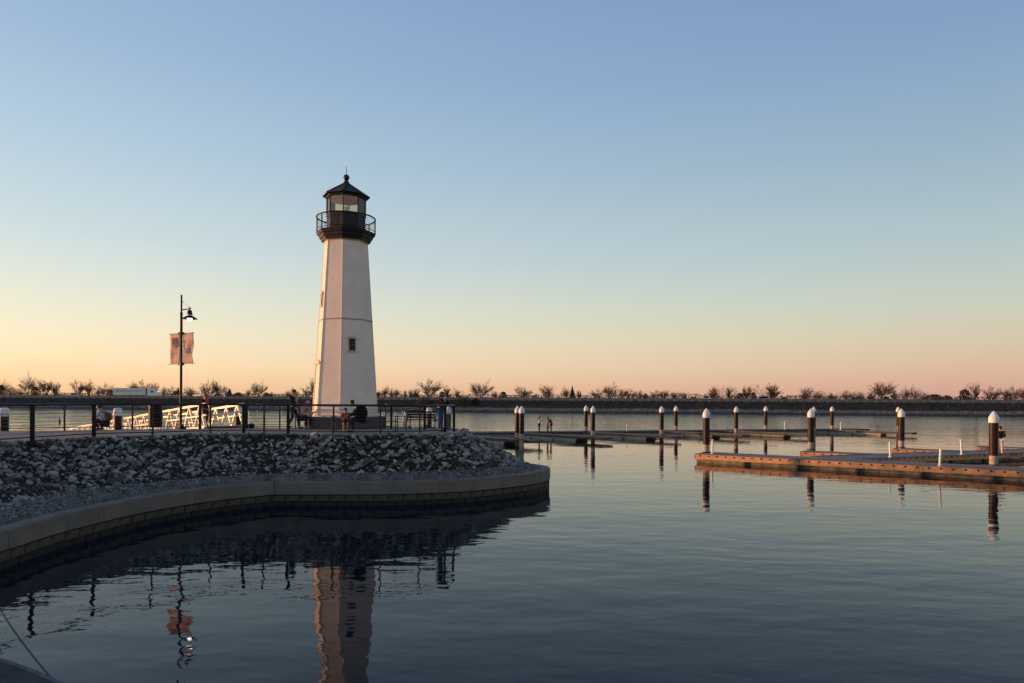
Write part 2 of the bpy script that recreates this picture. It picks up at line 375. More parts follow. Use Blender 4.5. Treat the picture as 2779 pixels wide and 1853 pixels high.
# stones
def rock_mesh(seed):
    r = random.Random(seed); bm = bmesh.new(); bmesh.ops.create_icosphere(bm, subdivisions=2, radius=1)
    cuts = [(Vector((r.gauss(0, 1), r.gauss(0, 1), r.gauss(0, 1))).normalized(), r.uniform(.45, .8)) for _ in range(9)]
    for v in bm.verts:
        for n_, d in cuts:
            e = v.co.dot(n_)
            if e > d: v.co -= n_ * (e - d)
        v.co *= 1 + .06 * noise.noise(v.co * 2.5 + Vector((seed, 0, 0)))
    bmesh.ops.dissolve_limit(bm, angle_limit=R(14), verts=bm.verts, edges=bm.edges)
    bmesh.ops.triangulate(bm, faces=bm.faces)
    me = bpy.data.meshes.new('stone'); bm.to_mesh(me); bm.free(); return me
RM = []
for k in range(14):
    me = rock_mesh(k); me.materials.append(M_rocks[k % 3]); RM.append(me)
# placement table: area weighted
cells = []
NI = len(TL)
for i in range(8, NI - 14):
    a = ((TL[i + 1] - TL[i]).length + (DL[i + 1] - DL[i]).length) / 2 * (DL[i] - TL[i]).length; cells.append((i, a))
tot = sum(a for _, a in cells)
stones = []
for i, a in cells:
    cnt = int(a * 58 * (.72 + .75 * max(0, .5 + noise.noise(TL[i] * .9))) + rnd.random())
    for _ in range(cnt):
        t, j = rnd.random(), rnd.random() ** 1.0
        A = TL[i].lerp(TL[i + 1], t); B = DL[i].lerp(DL[i + 1], t); p = A.lerp(B, -.03 + 1.03 * j)
        sz = rnd.choice((.028, .036, .046, .056, .066, .082, .105, .14)) * rnd.uniform(.8, 1.2) * (1 if i > 50 else .85)
        if j < .12 and rnd.random() < .5: sz *= .7
        stones.append((p, Vector((sz * rnd.uniform(1, 1.7), sz * rnd.uniform(.65, 1), sz * rnd.uniform(.4, .85)))))
stones.sort(key=lambda q: -q[1].x / q[0].y)
st = MB(); stm = []
slopeax = Matrix.Rotation(R(32), 3, 'X')
for k, (p, sc) in enumerate(stones):
    me = RM[rnd.randrange(14)]
    eul = (R(32) + rnd.gauss(0, .35), rnd.gauss(0, .35), rnd.uniform(-.9, .9))
    loc = p + Vector((0, -.01, sc.z * .25))
    if k < 300:
        o = link('stone', me, slope); o.location = loc; o.rotation_euler = eul; o.scale = sc
    else:
        from mathutils import Euler
        Mt = Matrix.Translation(loc) @ Euler(eul).to_matrix().to_4x4() @ Matrix.Diagonal((*sc, 1))
        st.add([Mt @ v.co for v in me.vertices], [tuple(q.vertices) for q in me.polygons], RM.index(me) % 3)
o = st.build('loose_stones', M_rocks, slope); o['kind'] = 'stuff'
rb = MB()
for i in range(8, NI - 14):
    a = (TL[i + 1] - TL[i]).length * (TL[i] - capback[i]).length
    for _ in range(int(a * 75 + rnd.random())):
        t, j = rnd.random(), rnd.random(); A = capback[i].lerp(capback[i + 1], t); B = TL[i].lerp(TL[i + 1], t); p = A.lerp(B, .12 + .88 * j)
        sz = rnd.uniform(.015, .05) * (.6 + .6 * j); Mt = Matrix.Translation(p + Vector((0, 0, .0))) @ Matrix.Rotation(rnd.uniform(0, 6.28), 4, 'Z') @ Matrix.Diagonal((sz * 1.5, sz, sz * .6, 1))
        me = RM[rnd.randrange(14)]; rb.add([Mt @ v.co for v in me.vertices], [tuple(q.vertices) for q in me.polygons], rnd.choice((0, 0, 1, 2)))
rb.build('ledge_rubble', M_rocks, kind='stuff')

# ------------------------------------------------------------------ causeway
CA = Vector((-187, 280, 0)); CD = (Vector((152.7, 225, 0)) - CA).normalized(); CN = Vector((-CD.y, CD.x, 0))
def C(s, off, z): return CA + CD * s + CN * off + Vector((0, 0, z))
def Cu(u, off):
    t = (u - CX) / F; o = CA + CN * off
    return (t * o.y - o.x) / (CD.x - t * CD.y)
ZB = 5.15; ZR = 4.2
def cstrip(prof, name, m, amp, step=2.0, **kw):
    mb = MB(); vs = []; n = len(prof); k = 0; s = -160
    while s < 560:
        for o, z, e in prof:
            q = noise.fractal(Vector((s * .35, o * .6, z)), .8, 2, 4) * amp * e
            vs.append(C(s + (rnd.uniform(-.4, .4) * e), o, z + q))
        s += step; k += 1
    fs = [(i * n + j, (i + 1) * n + j, (i + 1) * n + j + 1, i * n + j + 1) for i in range(k - 1) for j in range(n - 1)]
    mb.add(vs, fs); return mb.build(name, m, None, **kw)
cstrip([(-.8, -.5, 0), (.2, .02, .4), (.9, .25, 1), (1.4, .42, 1)], 'wet_shore', M_wet, .10, .8, kind='structure')
cstrip([(1.4, .38, 1), (2.0, .7, 1), (2.7, 1.0, 1), (3.4, 1.4, 1)], 'far_riprap', M_rip, .22, .8, kind='structure')
cstrip([(3.3, 1.28, 0), (4.5, 1.9, 1), (6, 2.7, 1), (7.4, 3.6, 1), (8.15, 4.02, .3)], 'far_slope', M_scrub, .35, 1.2, kind='structure')
cstrip([(8.05, 3.9, 0), (8.5, ZR - .01, 0), (60, ZR - .01, 0), (66, -.5, 0)], 'causeway_ground', M_scrub, 0, 8, kind='structure')
cstrip([(9.2, ZR, 0), (24.5, ZR, 0)], 'road', M_asph, 0, 20, kind='structure')
mk = MB()
for i in range(60):
    for off in (13, 20.6):
        a, b = C(-150 + i * 12, off, ZR + .006), C(-147 + i * 12, off, ZR + .006)
        mk.add([a, b, b + CN * .15, a + CN * .15], [(0, 1, 2, 3)])
mk.build('lane_markings', M_white, kind='structure')
# little shrubs that roughen the far slope
def leaf_cloud(mb, n, size, fn, seed, mi=0):
    r = random.Random(seed)
    for _ in range(n):
        p = fn(r); a = Vector((r.gauss(0, 1), r.gauss(0, 1), r.gauss(0, 1))).normalized(); b = a.orthogonal().normalized()
        c = a.cross(b); s = size * r.uniform(.5, 1.3)
        mb.add([p + b * s, p + c * s * .6, p - b * s, p - c * s * .6], [(0, 1, 2, 3)], mi)
sc_ = MB()
def scf(r):
    s = r.uniform(-150, 550); o = r.uniform(3.6, 8.0); return C(s, o, 1.28 + (o - 3.3) * .58 + abs(r.gauss(0, .22)))
leaf_cloud(sc_, 16000, .22, scf, 3)
sc_.build('slope_scrub', M_scrub, kind='stuff')
rr = MB()
for _ in range(5200):
    s = rnd.uniform(-150, 550); o = rnd.uniform(.6, 3.5); p = C(s, o, .1 + (o - .6) * .44); q = rnd.uniform(.15, .36)
    a = rnd.uniform(0, 3); Mt = Matrix.Rotation(a, 3, 'Z') @ Matrix.Rotation(rnd.uniform(-.6, .6), 3, 'X')
    vs = [Mt @ Vector((x * q * rnd.uniform(.7, 1.3), y * q * rnd.uniform(.6, 1), z * q * .7)) + p for x, y, z in ((1, 0, 0), (0, 1, 0), (-1, 0, 0), (0, -1, 0), (0, 0, 1), (0, 0, -1))]
    rr.add(vs, [(0, 1, 4), (1, 2, 4), (2, 3, 4), (3, 0, 4), (1, 0, 5), (2, 1, 5), (3, 2, 5), (0, 3, 5)], 1 if o < 1.3 else 0)
rr.build('riprap_rubble', [M_rip, M_wet], kind='stuff')
# barrier of precast segments with a foot slot
bar = thing('road_barrier', 'long grey concrete barrier along the far causeway', 'barrier')
bsg = MB(); LS = 3.0
bsg.add([(x, y, z) for x in (0.02, LS - .02) for y, z in ((0, 0), (.06, .3), (.16, 1.15), (.34, 1.15), (.5, .3), (.5, 0))],
        [(0, 1, 2, 3, 4, 5), (11, 10, 9, 8, 7, 6)] + [(k, 6 + k, 6 + (k + 1) % 6, (k + 1) % 6) for k in range(6)])
bsg.box((1.5, -.012, .16), (.55, .05, .34), mi=1)
bme = bsg.mesh('barrier_segment', [M_barrier, M_bolt]); ang = math.atan2(CD.y, CD.x)
n0 = int(Cu(-40, 8.2) // 3); n1 = int(Cu(2830, 8.2) // 3)
for k in range(n0 - 8, n1 + 9):
    z = rnd.uniform(-.02, .02)
    link('barrier_segment', bme, bar, loc=C(k * LS, 8.25 + rnd.uniform(-.02, .02), 4.0 + z), rz=ang)

# --- trees
def seg(mb, a, b, ra, rb, n=3):
    t = (b - a)
    if t.length < 1e-6: return
    t.normalize(); u = t.orthogonal().normalized(); w2 = t.cross(u)
    vs = [p + r * (math.cos(2 * math.pi * k / n) * u + math.sin(2 * math.pi * k / n) * w2) for p, r in ((a, ra), (b, rb)) for k in range(n)]
    mb.add(vs, [(k, (k + 1) % n, n + (k + 1) % n, n + k) for k in range(n)])
def bare_tree(seed, spread, trunk_h, dens):
    r = random.Random(seed); tr, br = MB(), MB()
    def grow(p, d, L, rad, lev):
        # one limb of 3 bent pieces
        q = p; dd = d.copy()
        pts = [p.copy()]
        for k in range(3):
            dd = (dd + Vector((r.gauss(0, .16), r.gauss(0, .16), r.gauss(0.05, .1)))).normalized(); q = q + dd * L / 3; pts.append(q.copy())
        for k in range(3):
            seg(br if lev else br, pts[k], pts[k + 1], rad * (1 - k * .22), rad * (1 - (k + 1) * .22), 4 if lev < 2 else 3)
        if lev >= 4 or len(br.f) > 30000: return
        nk = (dens, 7, 5, 4)[lev] if lev else 4
        for _ in range(nk):
            t = r.uniform(.15, 1); k = min(2, int(t * 3)); base = pts[k].lerp(pts[k + 1], t * 3 - k)
            side = Vector((r.gauss(0, 1), r.gauss(0, 1), r.gauss(0, .5))).normalized()
            nd = (dd + side * (.42 + .12 * lev) * min(spread, 1.1) + Vector((0, 0, .10))).normalized()
            grow(base, nd, L * r.uniform(.42, .66), max(.0040, rad * .54), lev + 1)
    top = Vector((r.uniform(-.03, .03), 0, trunk_h))
    seg(tr, Vector((0, 0, -.05)), top, .026, .02, 7)
    for k in range(9):
        a = k * 2 * math.pi / 9 * 2.4 + r.uniform(-.4, .4); tl = r.uniform(.15, 1.0) * spread * .8
        d = Vector((math.cos(a) * tl, math.sin(a) * tl, 1)).normalized()
        grow(Vector((0, 0, trunk_h * r.uniform(.6, 1))), d, r.uniform(.55, .75) * (1 - .15 * tl), .012, 1)
    # normalise: height 1, radius .5
    zs = sorted(v[2] for v in br.v); hz = zs[int(len(zs) * .975)]
    xs = sorted(max(abs(v[0]), abs(v[1])) for v in br.v); hx = xs[int(len(xs) * .94)]
    for mb in (tr, br): mb.v = [(v[0] * .5 / hx, v[1] * .5 / hx, v[2] / hz) for v in mb.v]
    return tr.mesh('trunk', M_bark), br.mesh('crown', M_twig)
def evergreen(seed, kind):
    r = random.Random(seed); tr, cr = MB(), MB(); seg(tr, Vector((0, 0, -.05)), Vector((0, 0, .6)), .05, .02, 6)
    def fn(r):
        while True:
            z = r.random(); a = r.uniform(0, 2 * math.pi)
            if kind == 'cone': rad = .5 * (1 - z) ** .8 * (1 + .2 * math.sin(z * 40 + a * 2)) + .02
            elif kind == 'spruce': rad = .5 * (1 - z) ** 1.1 * (.75 + .45 * abs(math.sin(z * 24))) + .015
            elif kind == 'pillar': rad = .5 * min(1, (1 - z) * 5 + .35) * (1 - .35 * z) * (1 + .1 * math.sin(5 * a))
            else: rad = .5 * math.sqrt(max(0, 1 - (z * 1.6 - .6) ** 2)) * (1 + .25 * math.sin(3 * a + seed))
            q = rad * math.sqrt(r.random()); 
            if r.random() < .25 + q: return Vector((math.cos(a) * q, math.sin(a) * q, z))
    leaf_cloud(cr, 1500, .05, fn, seed)
    return tr.mesh('trunk', M_bark), cr.mesh('crown', M_ever)
TREE = {}
for k, (sp, th, dn) in enumerate(((1.0, .2, 5), (1.25, .16, 5), (.8, .25, 5), (1.1, .05, 6), (.55, .05, 4), (1.4, .18, 5))): TREE['b%d' % k] = bare_tree(20 + k, sp, th, dn)
for k, kd in (('cone', 'cone'), ('spruce', 'spruce'), ('pillar', 'pillar'), ('bush', 'bush')): TREE[k] = evergreen(5 + len(k), kd)
TL_ = [(3, 1043, 20, 'bush'), (14, 1036, 26, 'b0'), (37, 1049, 28, 'b3'), (56, 1056, 18, 'b3'), (76, 1022, 42, 'b0'), (97, 1048, 22, 'bush'), (126, 1033, 40, 'b2'),
 (151, 1039, 28, 'b4'), (212, 1034, 36, 'b1'), (240, 1036, 42, 'b0'), (266, 1053, 16, 'b3'), (283, 1043, 36, 'b1'), (304, 1058, 20, 'bush'), (362, 1042, 30, 'b3'), (385, 1035, 44, 'b1'),
 (416, 1041, 34, 'b3'), (448, 1052, 30, 'b3'), (470, 1050, 30, 'b1'), (484, 1051, 13, 'cone'), (515, 1051, 30, 'b3'), (568, 1039, 44, 'b0'), (592, 1035, 40, 'b1'), (614, 1051, 18, 'b1'),
 (623, 1054, 20, 'cone'), (646, 1064, 26, 'bush'), (674, 1058, 22, 'b3'), (703, 1039, 46, 'b5'), (722, 1064, 20, 'bush'), (735, 1064, 20, 'b3'), (783, 1060, 24, 'b3'), (800, 1054, 22, 'b1'),
 (833, 1049, 34, 'b1'), (853, 1028, 22, 'b2'), (1024, 1064, 14, 'bush'), (1041, 1051, 34, 'b1'), (1061, 1055, 20, 'b0'), (1077, 1056, 20, 'b2'), (1099, 1060, 16, 'b4'), (1114, 1058, 24, 'b3'), (1129, 1054, 24, 'b3'), (1128, 1066, 24, 'bush'),
 (1163, 1032, 60, 'b1'), (1199, 1061, 18, 'bush'), (1214, 1053, 34, 'b4'), (1243, 1060, 22, 'b4'), (1306, 1039, 68, 'b5'), (1343, 1061, 20, 'b3'), (1366, 1062, 24, 'bush'), (1420, 1051, 50, 'b1'), (1452, 1068, 16, 'b3'),
 (1484, 1047, 50, 'b3'), (1535, 1053, 32, 'b0'), (1553, 1046, 24, 'spruce'), (1572, 1061, 18, 'b4'), (1622, 1057, 34, 'b1'), (1655, 1045, 52, 'b5'), (1690, 1056, 28, 'b2'), (1709, 1058, 30, 'b1'), (1735, 1061, 28, 'b3'), (1752, 1067, 15, 'bush'),
 (1777, 1060, 34, 'b1'), (1800, 1060, 26, 'b2'), (1829, 1064, 30, 'b3'), (1856, 1065, 24, 'b3'), (1938, 1052, 46, 'b4'), (1981, 1051, 26, 'b4'), (2008, 1065, 26, 'bush'), (2026, 1050, 36, 'b4'), (2044, 1064, 20, 'bush'), (2092, 1046, 62, 'b4'),
 (2188, 1053, 44, 'b3'), (2219, 1061, 32, 'b3'), (2258, 1067, 36, 'b3'), (2305, 1061, 40, 'b1'), (2334, 1063, 30, 'b3'), (2366, 1062, 32, 'b3'), (2394, 1038, 60, 'b2'), (2428, 1058, 30, 'b0'), (2457, 1053, 26, 'b0'), (2482, 1051, 28, 'b0'), (2510, 1065, 26, 'b3'),
 (2536, 1069, 46, 'bush'), (2570, 1072, 30, 'bush'), (2617, 1055, 32, 'pillar'), (2644, 1043, 30, 'b4'), (2689, 1051, 46, 'b1'), (2729, 1062, 30, 'b3'), (2752, 1051, 34, 'b1'), (2776, 1055, 28, 'b2'), (-30, 1040, 40, 'b1'), (2820, 1050, 50, 'b0')]
LM = [(0, 'the left frame edge'), (97, 'the round dark shrub at far left'), (180, 'the two white cars'), (375, 'the white lorry'), (491, 'the lamp post'), (645, 'the gangway end'), (797, 'the standing man'), (937, 'the lighthouse'), (1199, 'the man leaning on the rail'),
      (1366, 'the dark shrub above the close piles'), (1553, 'the spiky spruce'), (1655, 'the broadest round tree'), (1795, 'the third far finger pile'), (1917, 'the tall near-dock pile'), (2092, 'the silver blue car'), (2258, 'the slim far pile'), (2446, 'the overlapping piles'), (2617, 'the blunt pillar evergreen'), (2697, 'the nearest pile')]
ORD = ['first', 'second', 'third', 'fourth', 'fifth', 'sixth', 'seventh', 'eighth', 'ninth']
trees = sorted(TL_)
cnt = {}
for (u, v, wd, kd) in trees:
    off = 30 + rnd.uniform(-3, 14); s = Cu(u, off); b = C(s, off, 4.1)
    hz = HOR + math.tan(ROLL) * (u - CX)
    top = H + (hz - v) * b.y / F; hgt = max(1.5, top - 4.1); wdt = wd * b.y / F
    big = 'tall' if hgt > 9 else ('low' if hgt < 5 else 'mid-sized')
    desc = {'cone': 'dark conical evergreen', 'spruce': 'spiky dark spruce', 'pillar': 'dark blunt evergreen', 'bush': 'dark rounded shrub'}.get(kd)
    if not desc: desc = big + {'b0': ' bare spreading tree', 'b1': ' bare fan-shaped tree', 'b2': ' bare forked tree', 'b3': ' bare rounded bushy tree', 'b4': ' bare upright thin tree', 'b5': ' bare broad-crowned tree'}[kd]
    lm = min(LM, key=lambda q: abs(q[0] - u)); side = 'right' if u >= lm[0] else 'left'
    isb = 'bush' == kd
    cnt.setdefault((lm[1], side), []).append((abs(u - lm[0]), u, v, wd, kd, b, hgt, wdt, desc))
for (lmn, side), L in cnt.items():
    for k, (_, u, v, wd, kd, b, hgt, wdt, desc) in enumerate(sorted(L, key=lambda q: q[0])):
        lab = '%s, %s %s of %s' % (desc, ORD[k], side, lmn)
        nm = {'cone': 'conifer', 'spruce': 'spruce', 'pillar': 'evergreen_tree', 'bush': 'evergreen_shrub'}.get(kd, 'bare_tree')
        t = thing(nm, lab, 'shrub' if kd == 'bush' else 'tree', b, rnd.uniform(0, 6.28), 'trees beyond the far road')
        t.scale = (wdt * .98, wdt * .98, hgt * .96)
        a, c = TREE[kd]; link('trunk', a, t); link('crown', c, t)
# low brush along the far side of the road, one continuous thicket
br = MB()
def bf(r):
    s = r.uniform(-150, 550); hh = 1.8 + 2.4 * max(0, noise.noise(Vector((s * .05, 1, 0)))) + .6 * abs(noise.noise(Vector((s * .3, 5, 0))))
    return C(s, 27 + r.uniform(-1, 1), 4.1 + hh * r.random() + .3)
leaf_cloud(br, 42000, .25, bf, 9); br.build('roadside_brush', M_twig, kind='stuff')
# shrubs on the near face of the causeway
for (u, v, wd, m, lab) in ((1250, 1074, 44, M_olive, 'olive leafy willow shrub on the far bank right of the leaning man'), (1290, 1082, 26, M_scrub, 'dark brown shrub beside the olive shrub on the far bank'), (1150, 1078, 40, M_twig, 'pale brown twiggy bush on the far bank left of the leaning man')):
    s = Cu(u, 6); b = C(s, 6, 2.4); q = MB(); hz = HOR + math.tan(ROLL) * (u - CX); hh = H + (hz - v) * b.y / F - 2.2; ww = wd * b.y / F / 2
    def fb(r):
        a = r.uniform(0, 6.28); k = math.sqrt(r.random()); z = r.random() * math.sqrt(max(0, 1 - k * k)); return Vector((math.cos(a) * k * ww, math.sin(a) * k * ww * .6, z * hh))
    t = thing('bank_shrub', lab, 'shrub', b, 0, 'shrubs on the far bank')
    leaf_cloud(q, 1100, .22, fb, int(u)); q.build('foliage', m, t)
    q = MB(); [seg(q, Vector((0, 0, -.4)), Vector((rnd.uniform(-1, 1), 0, hh * .6)), .08, .03) for _ in range(5)]; q.build('stem', M_bark, t)

# --- vehicles on the causeway
def car(kind, colr, label, u, off, length, rz_flip=False, nm=None):
    m = mat('paint_' + nm, colr, .3, .1, var=.02)
    s = Cu(u, off); t = thing(nm or 'car', label, 'car' if kind != 'pickup' else 'pickup truck', C(s, off, ZR), ang + (math.pi if rz_flip else 0), 'cars on the far road')
    L = length; q = MB()
    if kind == 'sedan': prof = [(-L / 2, .3), (-L / 2, .85), (-L / 2 + .3, .95), (L / 2 - 1.1, .93), (L / 2 - .1, .72), (L / 2, .3)]; cab = [(-L / 2 + .5, .94), (-L / 2 + 1.1, 1.42), (L / 2 - 2.2, 1.45), (L / 2 - 1.2, .93)]
    elif kind == 'suv': prof = [(-L / 2, .35), (-L / 2, 1.05), (L / 2 - 1.2, 1.08), (L / 2 - .1, .95), (L / 2, .35)]; cab = [(-L / 2 + .05, 1.04), (-L / 2 + .35, 1.72), (L / 2 - 2.1, 1.75), (L / 2 - 1.25, 1.06)]
    else: prof = [(-L / 2, .45), (-L / 2, 1.15), (L / 2 - 1.3, 1.15), (L / 2 - .1, 1.05), (L / 2, .45)]; cab = [(-.55, 1.14), (-.4, 1.82), (L / 2 - 2.1, 1.84), (L / 2 - 1.35, 1.14)]
    q.xprism(prof, -.9, .9); q.build('body', m, t)
    q = MB(); x0, x1 = cab[1][0], cab[2][0]; q.xprism([(x0, cab[1][1]), (x1, cab[2][1]), (x1 - .05, cab[2][1] + .05), (x0 + .05, cab[1][1] + .05)], -.74, .74); q.build('roof', m, t)
    q = MB(); q.xprism(cab, -.78, .78); q.build('window', M_wing, t)
    wm = MB(); wm.tube([(0, -.11, 0), (0, .11, 0)], .33, 14)
    me = wm.mesh('wheel', M_tyre)
    for x in (-L / 2 + .8, L / 2 - .85):
        for y in (-.84, .84): link('wheel', me, t, loc=(x, y, .33))
    return t
car('sedan', (.75, .75, .75), 'white saloon car on the far road, left one of the two left of the lorry', 155, 11.5, 4.7, nm='sedan')
car('pickup', (.7, .7, .7), 'white pickup on the far road between the saloon and the lorry', 199, 11.5, 5.3, nm='pickup')
car('pickup', (.6, .6, .6), 'pale pickup truck on the far road just ahead of the lorry, by the lamp post', 469, 11.5, 5.2, nm='pickup_pale')
car('sedan', (.5, .5, .5), 'pale car at the far left edge of the road', -2, 11.5, 4.6, nm='sedan_pale')
car('suv', (.42, .42, .44), 'grey car on the far road left of the small dark cone tree', 597, 11.5, 4.3, nm='suv_grey')
car('suv', (.5, .5, .55), 'silver car on the far road above the leaning man', 1211, 11.5, 4.2, nm='suv_silver')
car('sedan', (.03, .03, .03), 'dark saloon car on the far road behind the boxy white pickup', 1886, 18, 4.6, nm='sedan_dark')
car('pickup', (.6, .6, .58), 'boxy white pickup on the far road right of the tall dock pile', 1914, 11.5, 5.2, nm='pickup_boxy')
car('suv', (.45, .5, .6), 'silver blue car on the far road beneath the wide thin tree', 2077, 11.5, 5.0, nm='suv_blue')
car('sedan', (.04, .04, .04), 'dark low car on the far road right of the silver blue car', 2130, 18, 4.6, nm='sedan_black')
car('sedan', (.05, .04, .04), 'dark saloon car on the far road left of the black pickup', 2320, 18, 4.7, nm='sedan_brown')
car('pickup', (.03, .03, .03), 'black pickup on the far road under the tall forked tree', 2400, 11.5, 5.2, nm='pickup_black')
for o in list(COL.objects):
    if o.type == 'EMPTY' and o.name.split('.')[0] in ('pickup', 'pickup_pale', 'pickup_boxy', 'pickup_black'): o.name = 'pickup_truck'
    elif o.type == 'EMPTY' and o.name.split('_')[0] in ('sedan', 'suv'): o.name = 'parked_car' if False else 'car'
s0 = Cu(312, 12)
tk = thing('lorry', 'long white articulated lorry driving right along the far road', 'lorry', C(s0, 12, ZR), ang)
LT = 14.6 * 1.0
q = MB(); q.box((LT / 2, 0, 2.62), (LT, 2.55, 2.85)); q.build('trailer', mat('trailer_white', (.66, .66, .62), .5, var=.08, scale=.5), tk)
q = MB(); q.box((LT / 2 + 1.2, -1.285, 2.86), (9.6, .02, .16)); q.box((2.9, -1.285, 2.86), (2.6, .02, .26)); q.build('side_stripe', mat('stripe_dark', (.06, .06, .06), .6), tk)
q = MB(); q.box((LT / 2, 0, 1.12), (LT - .4, 1.2, .2)); q.box((LT / 2 + .5, -1.1, .85), (5.6, .04, .6)); q.build('chassis', M_bolt, tk)
q = MB(); q.xprism([(15.2, .6), (15.2, 3.95), (16.2, 4.0), (17.6, 3.3), (18.2, 2.3), (20.0, 1.9), (20.4, 1.3), (20.4, .55)], -1.2, 1.2); q.build('cab', M_white, tk)
q = MB(); q.xprism([(16.9, 2.25), (16.9, 2.95), (17.75, 2.95), (18.1, 2.3)], -1.22, 1.22); q.build('window', M_wing, tk)
q = MB(); q.box((14.95, 0, 2.4), (.45, 2.3, 3)); q.build('fairing_gap', M_bolt, tk)
wm = MB(); wm.tube([(0, -.15, 0), (0, .15, 0)], .5, 16); me = wm.mesh('wheel', M_tyre)
for x in (1.2, 2.4, 14.2, 15.4, 19.2):
    for y in (-1.1, 1.1): link('wheel', me, tk, loc=(x, y, .5))

# ------------------------------------------------------------------ lighthouse
LC = P(936.2, 1160, 32.3); LC.z = ZD
lh = thing('lighthouse', 'white eight-sided lighthouse with a dark lantern gallery', 'lighthouse', LC)
los = math.atan2(LC.x, LC.y)      # bearing of the tower from the camera
TH0 = R(-8.5)
def vang(k): return TH0 + k * math.pi / 4         # angle from camera-facing, positive to the right
def oct(rad, z, k):
    a = vang(k) + (-los)             # rotate into world: camera-facing direction is (-sin los, -cos los)
    return Vector((rad * math.sin(a), -rad * math.cos(a), z))
PH = TH0 - los
def L8(prof, name, m, parent=lh, n=8, smooth=False):
    q = MB(); q.lathe(prof, n, PH if n == 8 else 0); return q.build(name, m, parent, smooth)
sc = LC.y / F
def zz(v, d=None): return P(937, v, LC.y if d is None else d).z - ZD
zs0, zs1, zj = .52, zz(661), zz(871)
Rb, Rt = 1.455, .965
def Rz(z): return Rb + (Rt - Rb) * (z - zs0) / (zs1 - zs0)
L8([(Rz(zs0), zs0 - .1), (Rz(zs0) + .03, zs0 + .06), (Rz(zs0 + .06), zs0 + .07), (Rz(zj) + 0, zj - .03)], 'lower_shaft', M_cream)
L8([(Rz(zj) + .035, zj - .03), (Rz(zj) + .035, zj + .01), (Rz(zj), zj + .03)], 'band', mat('joint_grey', (.48, .39, .31), .7))
L8([(Rz(zj) - .003, zj + .03), (Rz(zs1), zs1)], 'upper_shaft', M_cream)
L8([(Rz(zs1) + .004, zs1 - .02), (Rz(zs1) + .14, zs1 + .13), (Rz(zs1) + .14, zs1 + .17)], 'collar', M_creamt)
for k in range(8):       # corner boards
    q = MB(); a, b = oct(Rz(zs0) + .004, zs0 + .08, k), oct(Rz(zs1) + .004, zs1 - .03, k); q.tube([a, b], [.018, .014], 6); q.build('corner_board', M_cream, lh)
zg = zz(633)        # gallery floor
for i, (r0, r1, za, zb) in enumerate(((1.10, 1.14, -.43, -.29), (1.19, 1.23, -.29, -.145), (1.28, 1.33, -.145, 0))):
    L8([(r0, zg + za), (r1, zg + zb - .03), (r1 + .015, zg + zb)], 'gallery_step', M_dark)
zl0, zl1 = zz(577.6, LC.y - .8), zz(542)
L8([(.865, zg), (.865, zl0)], 'lantern_base', M_dark)
L8([(.90, zl0), (.90, zl0 + .05)], 'sill_ring', M_dark)
for k in range(8):
    a0, a1 = oct(.865, zl0 + .05, k), oct(.865, zl1, k); q = MB(); q.tube([a0, a1], .028, 6); q.build('mullion', M_warm, lh)
    b0, b1 = oct(.85, zl0 + .05, k + 1), oct(.85, zl1, k + 1); c0, c1 = oct(.85, zl0 + .05, k), oct(.85, zl1, k)
    q = MB(); q.add([c0, b0, b1, c1], [(0, 1, 2, 3)])
    nrm = -(b0 + c0).normalized() * .012; nrm.z = 0
    q.add([c0 + nrm, b0 + nrm, b1 + nrm, c1 + nrm], [(3, 2, 1, 0)])
    q.build('lantern_pane', M_glass, lh)
    # panels with louvre slots in the base below the glass
    e0, e1 = oct(.87, zg + .2, k), oct(.87, zl0 - .12, k + 1); mid = (e0 + e1) / 2; mid.z = (zg + .15 + zl0 - .12) / 2
    nr = Vector((mid.x, mid.y, 0)).normalized(); an = math.atan2(nr.y, nr.x) + math.pi / 2
    fr = MB(); wP, hP = .44, (zl0 - zg) - .22
    for dx in (-wP / 2, wP / 2): fr.box((dx, 0, 0), (.035, .03, hP))
    for dz in (-hP / 2, hP / 2): fr.box((0, 0, dz), (wP, .03, .035))
    fr.box((-.13, -.002, 0), (.07, .02, hP * .75)); fr.box((.13, -.002, 0), (.07, .02, hP * .75))
    ff = fr.build('panel_frame', M_dark, lh); ff.location = mid + nr * -.062; ff.rotation_euler = (0, 0, an)
L8([(.84, zl1 - .03), (.84, zl1 - .005)], 'ceiling', mat('lantern_ceiling', (.80, .52, .38), .7))
L8([(.30, zl0 - .1), (.28, zl0 + .12), (.2, zl0 + .14)], 'lens_pedestal', mat('lens_base', (.45, .30, .2), .6), n=10)
L8([(.10, zl0 + .13), (.15, zl0 + .2), (.15, zl0 + .42), (.08, zl0 + .5)], 'beacon', M_white, n=12)
zr0 = zz(536); 
L8([(.86, zl1), (.93, zl1 + .02), (.93, zl1 + .08), (1.0, zl1 + .10), (1.0, zr0 - .01), (1.06, zr0 + .0), (1.07, zr0 + .03)], 'eave', M_dark)
L8([(1.07, zr0 + .03), (.16, zz(500)), (.12, zz(494)), (.075, zz(489))], 'roof', M_dark)
for k in range(8):
    q = MB(); q.tube([oct(1.07, zr0 + .035, k), oct(.15, zz(499) + .01, k)], .014, 5); q.build('roof_seam', M_dark, lh)
q = MB(); q.sphere((0, 0, zz(481.5)), .137, 20, 12); q.build('ball_finial', M_dark, lh, True)
q = MB(); q.tube([(0, 0, zz(475)), (0, 0, zz(452))], .012, 6); q.build('lightning_rod', M_black, lh)
